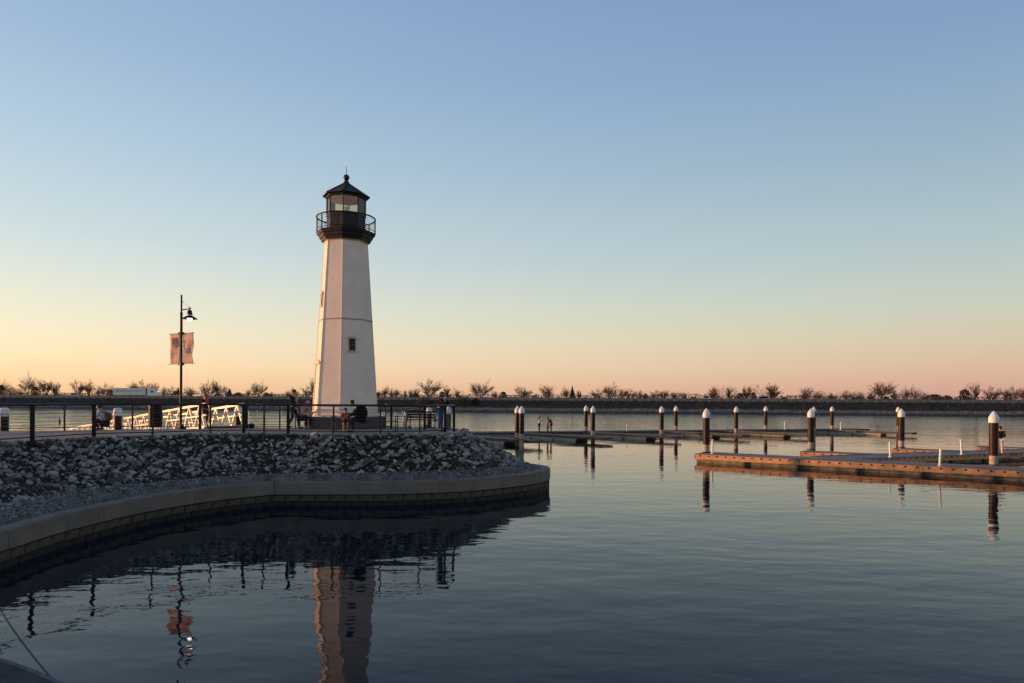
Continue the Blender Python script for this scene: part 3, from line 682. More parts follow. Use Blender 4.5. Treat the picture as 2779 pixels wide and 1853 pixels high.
# gallery railing
zt = zz(593.5); rl = MB(); rl.tube([(1.30 * math.cos(a * math.pi / 24), 1.30 * math.sin(a * math.pi / 24), zt) for a in range(48)], .036, 8, closed=True); rl.build('gallery_rail', M_dark, lh, True)
for h in range(1, 6):
    z = zg + .06 + (zt - zg - .06) * h / 6
    rl = MB(); rl.tube([(1.30 * math.cos(a * math.pi / 24), 1.30 * math.sin(a * math.pi / 24), z) for a in range(48)], .009, 4, closed=True); rl.build('gallery_cable', M_steel, lh)
rl = MB(); rl.tube([(1.30 * math.cos(a * math.pi / 24), 1.30 * math.sin(a * math.pi / 24), zg + .07) for a in range(48)], .018, 6, closed=True); rl.build('gallery_bottom_rail', M_dark, lh)
for k in range(8):
    p = oct(1.30, 0, k); q = MB(); q.tube([(p.x, p.y, zg), (p.x, p.y, zt)], .03, 6); q.build('gallery_post', M_dark, lh)
# windows and door on facets
def facet_frame(k, z):            # centre of the facet between vertices k and k+1 at height z, its outward normal, tilt
    a, b = oct(Rz(z), z, k), oct(Rz(z), z, k + 1); m = (a + b) / 2; t = (b - a).normalized()
    a2 = oct(Rz(z + 1), z + 1, k); b2 = oct(Rz(z + 1), z + 1, k + 1); up = ((a2 + b2) / 2 - m).normalized(); n = t.cross(up).normalized()
    return m, Matrix((t, -n, up)).transposed()     # local x along facet, y inward, z up
def facet_window(k, z, wd, hh, dx=0, name='window', door=False):
    m, Rm = facet_frame(k, z); fr = MB(); e = .05 if not door else .07
    for x in (-wd / 2 - e / 2, wd / 2 + e / 2): fr.box((x, -.008, 0), (e, .035, hh))
    fr.box((0, -.03, -hh / 2 - e / 2), (wd + 3 * e, .09, e)); fr.box((0, -.03, hh / 2 + e / 2), (wd + 3 * e, .09, e))
    fr.add([(-wd / 2 - 1.6 * e, -.065, hh / 2 + e), (wd / 2 + 1.6 * e, -.065, hh / 2 + e), (0, -.065, hh / 2 + e + .07 + .25 * wd * .4), (-wd / 2 - 1.6 * e, .0, hh / 2 + e), (wd / 2 + 1.6 * e, .0, hh / 2 + e), (0, .0, hh / 2 + e + .07 + .25 * wd * .4)],
           [(0, 1, 2), (5, 4, 3), (0, 3, 4, 1), (1, 4, 5, 2), (2, 5, 3, 0)])
    o = fr.build(name + '_frame' if door else name, M_creamt, lh); o.matrix_local = Matrix.Translation(m + Rm @ Vector((dx, 0, 0))) @ Rm.to_4x4()
    g = MB(); g.box((0, -.012, 0), (wd, .03, hh))
    if door:
        d = g.build('door', M_door, lh); d.matrix_local = o.matrix_local.copy()
        for zc in (-.5, .25): 
            pn = MB(); pn.box((0, -.035, zc * 1.0), (wd * .62, .02, hh * .3)); pn.build('door_panel', M_door, d)
        pn = MB(); pn.sphere((wd * .38, -.05, -.1), .035, 8, 6); pn.build('handle', M_black, d)
    else:
        g.build('pane', M_wing, o)
        gg = MB(); gg.box((0, -.03, 0), (.022, .02, hh)); gg.box((0, -.03, 0), (wd, .02, .022)); gg.build('glazing_bar', M_plinth, o)
zw = zz(934, LC.y - 1.25)
facet_window(0, zw, .27, .54, dx=-.0)
zw2 = zz(818); facet_window(6, zw2, .27, .54)
zdr = zz(1061); hd = zz(990) - zz(1131)
facet_window(6, zdr, .78, hd, name='door', door=True)
# plinth bench
L8([(1.80, 0), (1.80, .44)], 'plinth', M_plinth)
L8([(1.86, .44), (1.86, .52)], 'plinth_seat', M_plinth)
for k in range(8):
    for j in range(3):
        a, b = oct(1.80, .23, k), oct(1.80, .23, k + 1); p = a.lerp(b, (j + .5) / 3); t = (b - a).normalized(); an = math.atan2(t.y, t.x)
        q = MB(); q.box((0, 0, 0), ((b - a).length / 3 - .02, .03, .38)); o = q.build('stone_panel', M_plinth, lh); o.location = p + Vector((t.y, -t.x, 0)) * .012; o.rotation_euler = (0, 0, an)

# ------------------------------------------------------------------ railings
def railing(label, pts, thick, mP, ends=()):
    t = thing('railing', label, 'railing', (pts[0].x, pts[0].y, ZD)); o = Vector((pts[0].x, pts[0].y, ZD))
    L = [Vector((p.x, p.y, 0)) - Vector((o.x, o.y, 0)) for p in pts]
    sm = catmull([(p.x, p.y, 1.065) for p in L], 6) if len(L) > 2 else [Vector((p.x, p.y, 1.065)) for p in L]
    q = MB(); q.tube(sm, .040, 10); q.build('top_rail', M_rail, t, True)
    q = MB(); q.tube([(p.x, p.y, .10) for p in sm], .018, 6); q.build('bottom_rail', M_black, t)
    for k in range(7):
        q = MB(); q.tube([(p.x, p.y, .21 + k * .115) for p in sm], .0055, 4); q.build('cable', M_steel, t)
    for p, th in zip(L, thick):
        q = MB(); w_ = .045 if th else .026
        if th: q.box((p.x, p.y, .50), (w_ * 2, w_ * 2, 1.10)); q.box((p.x, p.y, -.03), (.17, .17, .04))
        else: q.box((p.x, p.y, .50), (w_ * 2, w_ * 2, 1.10))
        q.build('post', M_black if th else M_warm, t)  # thin posts browner: their orange sunlight is put into the colour
    return t
fp = [(-95, 1208), (87.6, 1195.5), (254.8, 1185), (414, 1180.5), (571, 1175.7), (661.4, 1174.8), (716.7, 1175.7), (782, 1176.4), (905, 1177.6), (1032.6, 1178), (1139, 1177), (1208, 1173), (1231.7, 1170.5)]
railing('dark cable railing along the near edge of the promenade above the stones', [G(u, v, ZD) for u, v in fp], [1, 1, 1, 0, 0, 1, 0, 1, 0, 0, 0, 1, 1], M_black)
railing('cable railing behind the lighthouse at its right, closing the tip of the promenade', [G(1231.7, 1170.5, ZD) + Vector((.02, .12, 0)), Vector((-3.05, 31.2, ZD)), G(1147.6, 1167, ZD) + Vector((0, .6, 0)), G(1062, 1163.5, ZD), Vector((-5.75, 32.3, ZD))], [0, 0, 1, 1, 0], M_black)
railing('short rear railing between the gangway and the lighthouse', [Vector((-9.4, 31.5, ZD)), G(759, 1164, ZD), G(669, 1163.5, ZD)], [0, 0, 1], M_black)
railing('rear railing at the far left, behind the crouching man', [G(543, 1164, ZD), G(359.5, 1164.5, ZD), G(175, 1166, ZD), G(-60, 1172, ZD)], [1, 0, 0, 0], M_black)

# ------------------------------------------------------------------ lamp post with banners
lp = G(490.5, 1164.5, ZD); lt = thing('lamp_post', 'tall dark lamp post with a lit hanging lamp and two banners', 'lamp post', lp, R(-28))
def lz(v): return P(491, v, lp.y).z - ZD
def lx(u): return (u - 491.5) * lp.y / F / .667
q = MB(); q.tube([(0, 0, .1), (0, 0, lz(850))], .052, 12); q.tube([(0, 0, lz(850)), (0, 0, lz(800))], .036, 12); q.lathe([(.058, lz(851)), (.058, lz(849) + .02)], 12); q.build('pole', M_black, lt, True)
q = MB(); q.box((0, 0, .06), (.3, .3, .12)); q.box((0, 0, .15), (.18, .18, .1)); q.build('base', M_black, lt)
ax = lx(514)
q = MB(); q.tube([(0, 0, lz(841)), (ax + .06, 0, lz(839))], .024, 8); q.tube([(.03, 0, lz(818)), (.06, 0, lz(818))], .03, 6); q.tube([(.05, 0, lz(818)), (ax, 0, lz(836))], .005, 4); q.build('arm', M_black, lt)
za = lz(839)
q = MB(); q.lathe([(.02, za + .08), (.02, za - .05), (.06, za - .06), (.095, za - .12), (.1, za - .2), (.1, za - .23), (.13, za - .235), (.13, za - .25)][::-1], 16, c=(ax, 0, 0)); q.build('lamp_housing', M_black, lt, True)
zsd = za - .30
q = MB(); n = 24
prof = [(.12, zsd), (.30, zsd - .12), (.305, zsd - .135), (.28, zsd - .12), (.11, zsd - .012)]
q.lathe(prof, n, c=(ax, 0, 0)); q.f = q.f[:-2]; q.mi = q.mi[:-2]; q.build('lamp_shade', M_black, lt, True)
q = MB(); q.lathe([(.095, zsd - .01), (.1, za - .25)], 16, c=(ax, 0, 0)); q.build('lamp_collar', M_white, lt)
q = MB(); q.sphere((ax, 0, zsd - .11), .098, 16, 10); q.build('bulb', mat('bulb_glow', (1, .95, .9), .4, emit=(1, .93, .85, 9)), lt, True)
for side, (u0, u1, ub) in ((-1, (461, 488, 455)), (1, (496, 524, 528))):
    zt_, zb_ = lz(906), lz(986)
    q = MB(); q.tube([(0, 0, zt_ + .02), (lx(u0 if side < 0 else u1) , 0, zt_ + .02)], .014, 6); q.sphere((lx(u0 if side < 0 else u1), 0, zt_ + .02), .025, 8, 6); q.tube([(0, 0, zb_ - .02), (lx(ub), 0, zb_ - .02)], .01, 6); q.box((0, 0, zt_ + .02), (.17, .17, .11)); q.box((0, 0, zb_ - .02), (.17, .17, .11)) if side > 0 else None; q.build('banner_arm', M_black, lt)
    q = MB(); NX, NZ = 10, 20; x0, x1 = lx(u0), lx(u1); vs = []
    for j in range(NZ + 1):
        for i in range(NX + 1):
            s_x, t_z = i / NX, j / NZ
            bow = math.sin(t_z * math.pi) ** 1
            outer = s_x if side > 0 else 1 - s_x
            x = x0 + (x1 - x0) * s_x + side * outer * .04 * (math.sin(t_z * 5 + 1) - .3) * bow
            y = (.022 * math.sin(t_z * 7 + s_x * 5) + .008 * math.sin(s_x * 9 + side)) * bow * (.3 + outer)
            z = zt_ + (zb_ - zt_) * t_z + 0
            vs.append((x, y, z))
    q.add(vs, [(j * (NX + 1) + i, j * (NX + 1) + i + 1, (j + 1) * (NX + 1) + i + 1, (j + 1) * (NX + 1) + i) for j in range(NZ) for i in range(NX)])
    ban = q.build('banner', mat('banner_cloth', (.88, .52, .38), .8, col2=(.42, .22, .19), scale=16, contrast=1.1), lt, True)
    so_ = ban.modifiers.new('thick', 'SOLIDIFY'); so_.thickness = .004; so_.offset = 0
    def onb(a, t):        # point in front of banner
        i = a * NX; j = t * NZ; v0 = vs[min(NZ, int(j + .5)) * (NX + 1) + min(NX, int(i + .5))]; return (x0 + (x1 - x0) * a, v0[1] - .014, zt_ + (zb_ - zt_) * t)
    mk_ = MB()
    if side > 0:
        cur = [(.15 + .18 * math.cos(a), .28 + .07 * math.sin(a)) for a in [x * .35 for x in range(2, 16)]] + [(.12, .45), (.2, .58), (.35, .7), (.6, .74), (.8, .71), (.85, .64), (.72, .6), (.65, .64)]
        mk_.tube([onb(max(.03, a), t) for a, t in cur], .013, 4)
        for a, t, b, t2 in ((.25, .5, .25, .66), (.42, .48, .4, .68), (.42, .48, .55, .52), (.55, .52, .5, .66), (.25, .56, .42, .56)): mk_.tube([onb(a, t), onb(b, t2)], .012, 4)
    else:
        mk_.tube([onb(a, t) for a, t in ((.3, .66), (.45, .63), (.6, .65), (.72, .69))], .010, 4)
        for k in range(5): mk_.tube([onb(.25 + .12 * k, .30), onb(.23 + .12 * k, .42 + .05 * (k % 2))], .012, 4)
        mk2 = MB()
        for k in range(6): mk2.tube([onb(.2 + .11 * k, .12), onb(.22 + .11 * k, .24), onb(.2 + .11 * k, .33)], .008, 4)
        mk2.build('lettering', mat('motif_dark', (.12, .06, .07), .8), ban)
    mk_.build('scroll_motif', mat('motif_pale', (.95, .86, .80), .8), ban)

# ------------------------------------------------------------------ bin, bag, benches
bp_ = G(421.5, 1159.5, ZD); bt = thing('litter_bin', 'dark round litter bin with domed lid by the lamp post', 'litter bin', bp_)
q = MB(); q.lathe([(.28, 0), (.28, .06), (.265, .08), (.265, .9), (.29, .92), (.29, .97)], 24); q.build('body', M_black, bt, True)
for k in range(20):
    a = k * math.pi / 10; q = MB(); q.box((.278 * math.cos(a), .278 * math.sin(a), .48), (.012, .05, .76), rz=a); q.build('slat', M_black, bt)
q = MB(); q.lathe([(.30, .97), (.30, 1.0), (.24, 1.06), (.12, 1.10), (.01, 1.11)], 24); q.build('lid', M_black, bt, True)
bg_ = G(682, 1163, ZD); q = MB(); q.sphere((0, 0, .11), .12, 12, 8, sc=(1.2, .8, 1)); q.tube([(-.08, 0, .18), (-.04, 0, .27), (.04, 0, .27), (.08, 0, .18)], .012, 6)
b0_ = thing('backpack', 'small dark bag left on the promenade near the gangway', 'bag', bg_); q.build('bag_body', M_black, b0_, True)
q = MB(); q.box((-.1, -.06, .12), (.05, .06, .12)); q.build('pocket', mat('bag_grey', (.4, .36, .34), .7), b0_)
def bench(label, loc, rz, L, back=True):
    t = thing('bench', label, 'bench', loc, rz, 'metal benches on the promenade')
    for x in (-L / 2, L / 2):
        q = MB(); q.tube([(x, -.25, 0), (x, -.25, .63), (x, .25, .63), (x, .28, 0)], .022, 6); q.tube([(x, -.25, .42), (x, .26, .42)], .02, 6); q.build('end_frame', M_black, t)
    for k in range(5):
        q = MB(); q.box((0, -.2 + k * .1, .44), (L, .075, .025)); q.build('seat_slat', M_black, t)
    if not back: return t
    for k in range(3):
        q = MB(); q.box((0, .27 + k * .012, .56 + k * .11), (L, .022, .07)); q.build('back_slat', M_black, t)
    q = MB()
    for x in (-L / 2 + .05, L / 2 - .05): q.tube([(x, .26, .4), (x, .31, .85)], .018, 6)
    q.build('back_frame', M_black, t); return t
bA = G(985, 1174, ZD) + Vector((0, .45, 0))
bench('long dark bench in front of the lighthouse plinth with the seated pair', bA, math.pi, 2.45, False)
bB = G(1145, 1168, ZD) + Vector((.0, .2, 0)); bench('dark metal bench near the tip of the promenade left of the leaning man', bB, R(170), 1.25)
bC = P(822, 1164, 30.9).xy.to_3d() + Vector((0, 0, ZD)); bench('short dark bench left of the lighthouse under the person in a beige hoodie', bC, R(0), .5, False)

# ------------------------------------------------------------------ people
STAND = dict(pel=(0, 0, .95), spi=(0, 0, 1.12), che=(.01, 0, 1.32), nek=(.01, 0, 1.49), hed=(.03, 0, 1.60), top=(.015, 0, 1.67),
             shL=(0, .165, 1.40), elL=(-.02, .22, 1.13), wrL=(.06, .23, .90), shR=(0, -.165, 1.40), elR=(-.02, -.22, 1.13), wrR=(.06, -.23, .90),
             hiL=(0, .09, .88), knL=(.03, .10, .50), anL=(0, .10, .09), hiR=(0, -.09, .88), knR=(.03, -.10, .50), anR=(0, -.10, .09), toe=.15)
RAD = dict(pel=.125, spi=.115, che=.14, nek=.055, hed=.082, top=.078, sh=.062, el=.043, wr=.03, hi=.085, kn=.058, an=.04)
def skin_obj(name, V, E, rads, m, parent, root=0, sub=1):
    me = bpy.data.meshes.new(name); me.from_pydata(V, E, []); me.materials.append(m)
    bm = bmesh.new(); bm.from_mesh(me); ly = bm.verts.layers.skin.verify(); bm.verts.ensure_lookup_table()
    for i, v in enumerate(bm.verts):
        v[ly].radius = (rads[i], rads[i]); v[ly].use_root = (i == root)
    bm.to_mesh(me); bm.free()
    o = link(name, me, parent)
    md = o.modifiers.new('skin', 'SKIN'); md.use_smooth_shade = True
    sb = o.modifiers.new('sub', 'SUBSURF'); sb.levels = sub; sb.render_levels = sub + 1
    return o
def person(label, loc, rz, hgt, pose, top, bottom, hair=(.02, .015, .012), cap=None, longhair=False, bag=None, shoe=(.03, .03, .03), short=False, shirt=None, phone=False):
    J = dict(STAND); J.update(pose); J = {k: (Vector(v) if not isinstance(v, float) else v) for k, v in J.items()}
    t = thing('person', label, 'person', loc, rz); t.scale = (hgt / 1.75,) * 3
    def r(k): return RAD.get(k, RAD.get(k[:2], .05))
    tm = mat('cloth_%s' % str(top), top, .9, var=.1, scale=12, spec=.12); bm2 = mat('cloth_%s' % str(bottom), bottom, .9, var=.1, scale=12, spec=.12)
    names = ['pel', 'spi', 'che', 'nek', 'hed', 'top', 'shL', 'elL', 'wrL', 'shR', 'elR', 'wrR', 'hiL', 'knL', 'anL', 'hiR', 'knR', 'anR']
    V = [J[n] for n in names]; ix = {n: i for i, n in enumerate(names)}; rd = [r(n) * (.92 if n not in ('hed', 'top', 'nek') else 1) for n in names]
    E = [(ix[a], ix[b]) for a, b in (('pel', 'spi'), ('spi', 'che'), ('che', 'nek'), ('nek', 'hed'), ('hed', 'top'), ('che', 'shL'), ('shL', 'elL'), ('elL', 'wrL'), ('che', 'shR'), ('shR', 'elR'), ('elR', 'wrR'), ('pel', 'hiL'), ('hiL', 'knL'), ('knL', 'anL'), ('pel', 'hiR'), ('hiR', 'knR'), ('knR', 'anR'))]
    fwd = (J['hed'] - J['top']); face = Vector((1, 0, 0)) if not 'face' in J else J['face'].normalized()
    def addv(p, rad, frm): V.append(Vector(p)); rd.append(rad); E.append((frm, len(V) - 1)); return len(V) - 1
    for sd in 'LR':
        a = J['an' + sd]; k = addv(a + Vector((J['toe'], 0, -.05)), .035, ix['an' + sd])
        w_, e_ = J['wr' + sd], J['el' + sd]; d = (w_ - e_).normalized(); s_y = d.orthogonal().normalized(); sz_ = d.cross(s_y)
        pm_ = addv(w_ + d * .06, .032, ix['wr' + sd])
        for f, Lf in enumerate((.055, .07, .066, .05)):
            q0 = addv(w_ + d * (.085 + Lf * .3) + s_y * (f - 1.5) * .021, .0095, pm_); addv(w_ + d * (.085 + Lf) + s_y * (f - 1.5) * .023 + sz_ * .018, .008, q0)
        q0 = addv(w_ + d * .055 + s_y * -.045 + sz_ * .01, .011, pm_); addv(w_ + d * .09 + s_y * -.06 + sz_ * .02, .009, q0)
    hd = J['hed']; sd_ = face.cross(Vector((0, 0, 1))).normalized()
    addv(hd + face * .10 + Vector((0, 0, -.01)), .014, ix['hed'])
    skin_obj('body', V, E, rd, M_skin, t)
    for s in (-1, 1):
        q = MB(); q.sphere(hd + face * .078 + sd_ * s * .03 + Vector((0, 0, .02)), .012, 6, 4); q.build('eye', M_wing, t)
        q = MB(); q.sphere(hd + sd_ * s * .084 + Vector((0, 0, .0)), .025, 8, 5, sc=(.7, .7, 1.2)); q.build('ear', M_skin, t)
    def garment(name, ns, es, m, grow, extra=None):
        nx = {n: i for i, n in enumerate(ns)}; vv = [J[n].copy() for n in ns]
        return skin_obj(name, vv, [(nx[a], nx[b]) for a, b in es], [r(n) + grow for n in ns], m, t)
    j = garment('jacket', ['pel', 'spi', 'che', 'shL', 'elL', 'wrL', 'shR', 'elR', 'wrR'], [('pel', 'spi'), ('spi', 'che'), ('che', 'shL'), ('shL', 'elL'), ('elL', 'wrL'), ('che', 'shR'), ('shR', 'elR'), ('elR', 'wrR')], tm, .022)
    garment('shorts' if short else 'trousers', ['pel', 'hiL', 'knL', 'anL', 'hiR', 'knR', 'anR'] if not short else ['pel', 'hiL', 'knL', 'hiR', 'knR'],
            ([('pel', 'hiL'), ('hiL', 'knL'), ('pel', 'hiR'), ('hiR', 'knR')] + ([] if short else [('knL', 'anL'), ('knR', 'anR')])), bm2, .014)
    sm_ = mat('shoe_%s' % str(shoe), shoe, .6)
    for sd in 'LR':
        a = J['an' + sd]; q = MB(); q.sphere(a + Vector((J['toe'] * .4, 0, -.045)), .06, 10, 6, sc=(2.0, .8, .8)); q.build('shoe', sm_, t, True)
    hm = mat('hair_%s' % str(hair), hair, .6, var=.2, scale=30)
    c = J['hed'].lerp(J['top'], .6)
    q = MB(); q.sphere(c - face * .022 + Vector((0, 0, .012)), .098, 14, 9, sc=(1, 1, 1.08))
    if longhair: q.tube([c - face * .05, c - face * .08 + Vector((0, 0, -.15)), J['che'] - face * .12 + Vector((0, 0, .0)), J['che'] - face * .13 + Vector((0, 0, -.18))], [.09, .085, .10, .04], 10)
    q.build('hair', hm, t, True)
    if cap:
        cm = mat('cap_%s' % str(cap), cap, .8)
        q = MB(); q.sphere(c + Vector((0, 0, .035)), .104, 14, 8, sc=(1.05, 1, .85)); q.box(c + face * .13 + Vector((0, 0, .015)), (.11, .13, .015), rz=math.atan2(face.y, face.x)); q.build('cap', cm, t, True)
    if bag:
        q = MB(); p = J['spi'].lerp(J['che'], .4) - Vector((.22, 0, .02)); q.sphere(p, .17, 12, 8, sc=(.75, .85, 1.15)); q.build('rucksack', mat('bag_%s' % str(bag), bag, .8), t, True)
        for s in (-1, 1): 
            q = MB(); q.tube([p + Vector((.05, s * .1, .15)), J['che'] + Vector((.02, s * .13, .14)), J['che'] + Vector((.15, s * .13, 0)), p + Vector((.1, s * .13, -.1))], .018, 6); q.build('strap', M_black, t)
    if shirt:
        q = MB(); q.sphere(J['che'] + Vector((.10, 0, -.05)), .09, 10, 8, sc=(.8, 1, 1.9)); q.build('shirt', mat('shirt_%s' % str(shirt), shirt, .85), t, True)
    if phone:
        q = MB(); q.box(J['wrR'] + Vector((.1, .03, .05)), (.012, .075, .14)); q.build('phone', M_black, t)
    return t
CROUCH = dict(pel=(0, 0, .30), spi=(.05, 0, .46), che=(.13, 0, .66), nek=(.19, 0, .80), hed=(.25, 0, .90), top=(.25, 0, .97), shL=(.12, .16, .72), elL=(.30, .2, .50), wrL=(.48, .12, .46), shR=(.12, -.16, .72), elR=(.30, -.2, .50), wrR=(.48, -.12, .46),
              hiL=(.02, .1, .27), knL=(.42, .15, .42), anL=(.16, .13, .09), hiR=(.02, -.1, .27), knR=(.42, -.15, .42), anR=(.16, -.13, .09))
def SIT(lean=.1, hl=0):
    return dict(pel=(0, 0, .52), spi=(lean * .3, 0, .70), che=(lean * .8, 0, .90), nek=(lean * 1.3, 0, 1.06), hed=(lean * 1.6 + .04, 0, 1.16 - hl), top=(lean * 1.7 + .03, 0, 1.23 - hl),
                shL=(lean * .9, .165, .98), elL=(lean + .1, .2, .74), wrL=(lean + .34, .1, .66), shR=(lean * .9, -.165, .98), elR=(lean + .1, -.2, .74), wrR=(lean + .34, -.1, .66),
                hiL=(.03, .1, .5), knL=(.44, .1, .50), anL=(.42, .1, .09), hiR=(.03, -.1, .5), knR=(.44, -.1, .50), anR=(.42, -.1, .09))
person('crouching man in pale jacket and cap with a rucksack, by the left railing', G(285, 1166.5, ZD), R(180), 1.75, CROUCH, (.55, .50, .55), (.02, .02, .025), cap=(.45, .42, .48), bag=(.12, .05, .035))
WALK = dict(anL=(.22, .09, .10), knL=(.18, .1, .5), anR=(-.22, -.09, .12), knR=(.0, -.1, .5), elL=(-.06, .22, 1.13), wrL=(.02, .22, .9), elR=(.02, -.22, 1.14), wrR=(.18, -.2, .95), hed=(.06, 0, 1.59), top=(.05, 0, 1.66))
person('dark-haired man walking in dark jacket and jeans left of the lighthouse', P(796, 1162, 30.9).xy.to_3d() + Vector((0, 0, ZD)), R(-5), 1.72, WALK, (.025, .018, .022), (.03, .05, .09), shirt=(.25, .23, .24))
person('seated person in beige hoodie and red-white cap beside the standing man', P(821, 1163.5, 30.95).xy.to_3d() + Vector((0, 0, ZD)), R(-40), 1.66, SIT(.22, .02), (.42, .29, .23), (.025, .022, .03), cap=(.55, .30, .28))
ad = person('adult in black coat seated on the long bench, bending to the child', bA + Vector((-.08, -.02, 0)), R(-160), 1.72, SIT(.26, .02), (.012, .012, .014), (.02, .02, .02))
q = MB(); q.sphere((.10, 0, .76), .29, 14, 10, sc=(.95, .9, 1.25)); q.build('coat', mat('coat_black', (.010, .010, .012), .9, spec=.1), ad, True)
person('small child in red top with bare legs on the long bench', bA + Vector((-.78, -.05, 0)), R(-75), 1.28, dict(SIT(.05), wrL=(.3, .02, .75), wrR=(.3, -.02, .75)), (.34, .10, .08), (.10, .05, .05), short=True)
LEAN = dict(pel=(-.05, 0, .93), spi=(.02, 0, 1.09), che=(.14, 0, 1.24), nek=(.25, 0, 1.36), hed=(.33, 0, 1.42), top=(.33, 0, 1.49), shL=(.14, .17, 1.31), elL=(.30, .24, 1.08), wrL=(.48, .12, 1.10), shR=(.14, -.17, 1.31), elR=(.30, -.24, 1.08), wrR=(.48, -.12, 1.10))
person('dark-haired man in black jacket and blue jeans leaning on the railing tip', G(1194, 1171, ZD), R(-20), 1.72, LEAN, (.012, .013, .016), (.06, .10, .20))
person('woman with long auburn hair in dark clothes at the top of the gangway', Vector((-14.35, 33.3, ZD - .12)), R(140), 1.66, {}, (.05, .02, .02), (.06, .03, .03), hair=(.22, .06, .03), longhair=True)

# ------------------------------------------------------------------ gangway
ga = P(557, 1163, 31.9); ga.z = ZD; gdir = Vector((-16.2, 15.6, 0)).normalized(); gl = 21.0; gdrop = 1.75; gw = 1.75
gt = thing('gangway', 'bright aluminium truss gangway sloping down behind the promenade', 'gangway', (ga.x, ga.y, ZD), math.atan2(gdir.y, gdir.x))
def gz(x): return -gdrop * x / gl
def gpt(x, y, z): return Vector((x, y, z + gz(x)))
def gbeam(a, b, w_):      # square section with faces parallel to the gangway side
    q = MB(); d = (b - a).normalized(); n_ = Vector((0, 1, 0)); u_ = d.cross(n_).normalized()
    vs = [p + n_ * w_ / 2 * s1 + u_ * w_ / 2 * s2 for p in (a, b) for s1, s2 in ((-1, -1), (1, -1), (1, 1), (-1, 1))]
    q.add(vs, [(0, 1, 2, 3), (7, 6, 5, 4), (0, 4, 5, 1), (1, 5, 6, 2), (2, 6, 7, 3), (3, 7, 4, 0)]); return q
npan = 18; dxp = gl / npan
for y in (0, -gw):
    gbeam(gpt(0, y, 1.05), gpt(gl, y, 1.05), .10).build('top_chord', M_alu, gt)
    gbeam(gpt(0, y, .02), gpt(gl, y, .02), .11).build('bottom_chord', M_alu, gt)
    gbeam(gpt(-.1, y, .55), gpt(gl, y, .55), .06).build('mid_rail', M_alu, gt)
    q = MB(); q.tube([gpt(0, y, 1.06), gpt(-.25, y, 1.02), gpt(-.42, y, .9), gpt(-.46, y, .6), gpt(-.38, y, .3), gpt(-.1, y, .03)], .028, 8); q.build('end_loop', M_alu, gt, True)
    for k in range(npan):
        x0, x1, x2 = k * dxp, (k + .5) * dxp, (k + 1) * dxp
        gbeam(gpt(x0, y, .02), gpt(x1, y, 1.05), .075).build('diagonal', M_alu, gt)
        gbeam(gpt(x1, y, 1.05), gpt(x2, y, .02), .075).build('diagonal', M_alu, gt)
q = MB(); q.box((0, 0, 0), (gl / math.cos(gdrop / gl), gw - .12, .05)); o = q.build('walkway', M_dockt, gt); o.location = (gl / 2, -gw / 2, -gdrop / 2 + .03); o.rotation_euler = (0, math.atan(gdrop / gl), 0)

# ------------------------------------------------------------------ docks
M_wfar = mat('dark_waler', (.055, .038, .028), .8, col2=(.14, .10, .075), scale=3.5, bump=.4)  # far walers in a darker brown than the near ones
M_ffar = mat('pale_float', (.20, .19, .155), .85, col2=(.34, .32, .27), scale=2, bump=.3)
def dock(name, label, start, dirv, L, wd, dz=0, grp=None, flip=False, far=False):
    M_wood_, M_float_ = (M_wfar, M_ffar) if far else (M_wood, M_float); wh = .19 if far else .30; wz = .40 if far else .345; ins = .12 if far else .36; e0 = .9 if far else 0
    d = Vector((dirv[0], dirv[1], 0)).normalized(); t = thing(name, label, 'dock', (start[0], start[1], dz), math.atan2(d.y, d.x), grp)
    nP = max(2, round(L / 3.0)); pl = L / nP; me = MB().box((0, 0, 0), (pl - .02, wd - .10, .06)).mesh('deck_panel', M_dockt)
    for k in range(nP): link('deck_panel', me, t, loc=((k + .5) * pl, wd / 2, .465))
    fm = MB().box((0, 0, 0), (pl - .006, .055, wh)).mesh('waler', M_wood_)
    for k in range(nP):
        for y in (.028, wd - .028): link('waler', fm, t, loc=((k + .5) * pl, y, wz))
    em = MB().box((0, 0, 0), (.05, wd + .02, wh)).mesh('end_board', M_wood_)
    for x in (-.025, L + .025): link('end_board', em, t, loc=(x, wd / 2, wz))
    # top lip
    q = MB(); 
    for y in (.03, wd - .03): q.box((L / 2, y, .507), (L + .1, .14, .024))
    q.box((-.0, wd / 2, .507), (.1, wd - .2, .022)); q.build('edge_strip', mat('lip', (.16, .12, .10), .7), t)
    q = MB(); x = .3
    while x < L - .1:
        for y, s in ((0, -1), (wd, 1)):
            q.tube([(x, y - s * .0, .41), (x, y + s * .03, .41)], .045, 8)
        x += .52
    q.build('bolt_heads', M_bolt, t, kind='stuff')
    flm = MB().box((0, 0, 0), (pl - .02, wd - ins, .75 if not far else .86)).mesh('float', M_float_)
    for k in range(nP - (1 if far else 0)): link('float', flm, t, loc=((k + .5) * pl, wd / 2, -.175 if not far else -.13))
    brm = MB().box((0, 0, 0), (.13, wd - .06, .5)).mesh('float_bracket', M_bolt)
    for k in range(1, nP): link('float_bracket', brm, t, loc=(k * pl, wd / 2, -.06))
    return t
dd = (.796, -.605); md = (.915, .403); fd = (.66, -.75)
nd = dock('dock', 'nearest long floating dock reaching out of the right of the view', (11.1, 43.0), dd, 24, 2.2, 0, 'floating docks')
mw = dock('dock', 'wide grey dock walkway behind the nearest dock, with the man on it', (18.6, 39.9), md, 34, 2.5, -.035, 'floating docks')
dock('dock', 'short floating dock finger behind the nearest dock, beside a tall pile', (18.9, 46.5), dd, 6.6, 1.5, -.07, 'floating docks')
dock('dock', 'second short floating dock finger from the left, by the overlapping piles', (26.8, 50.0), dd, 7.2, 1.5, -.07, 'floating docks')
dock('dock', 'third short floating dock finger, at the right edge behind the man', (34.8, 53.2), dd, 7.0, 1.5, -.07, 'floating docks')
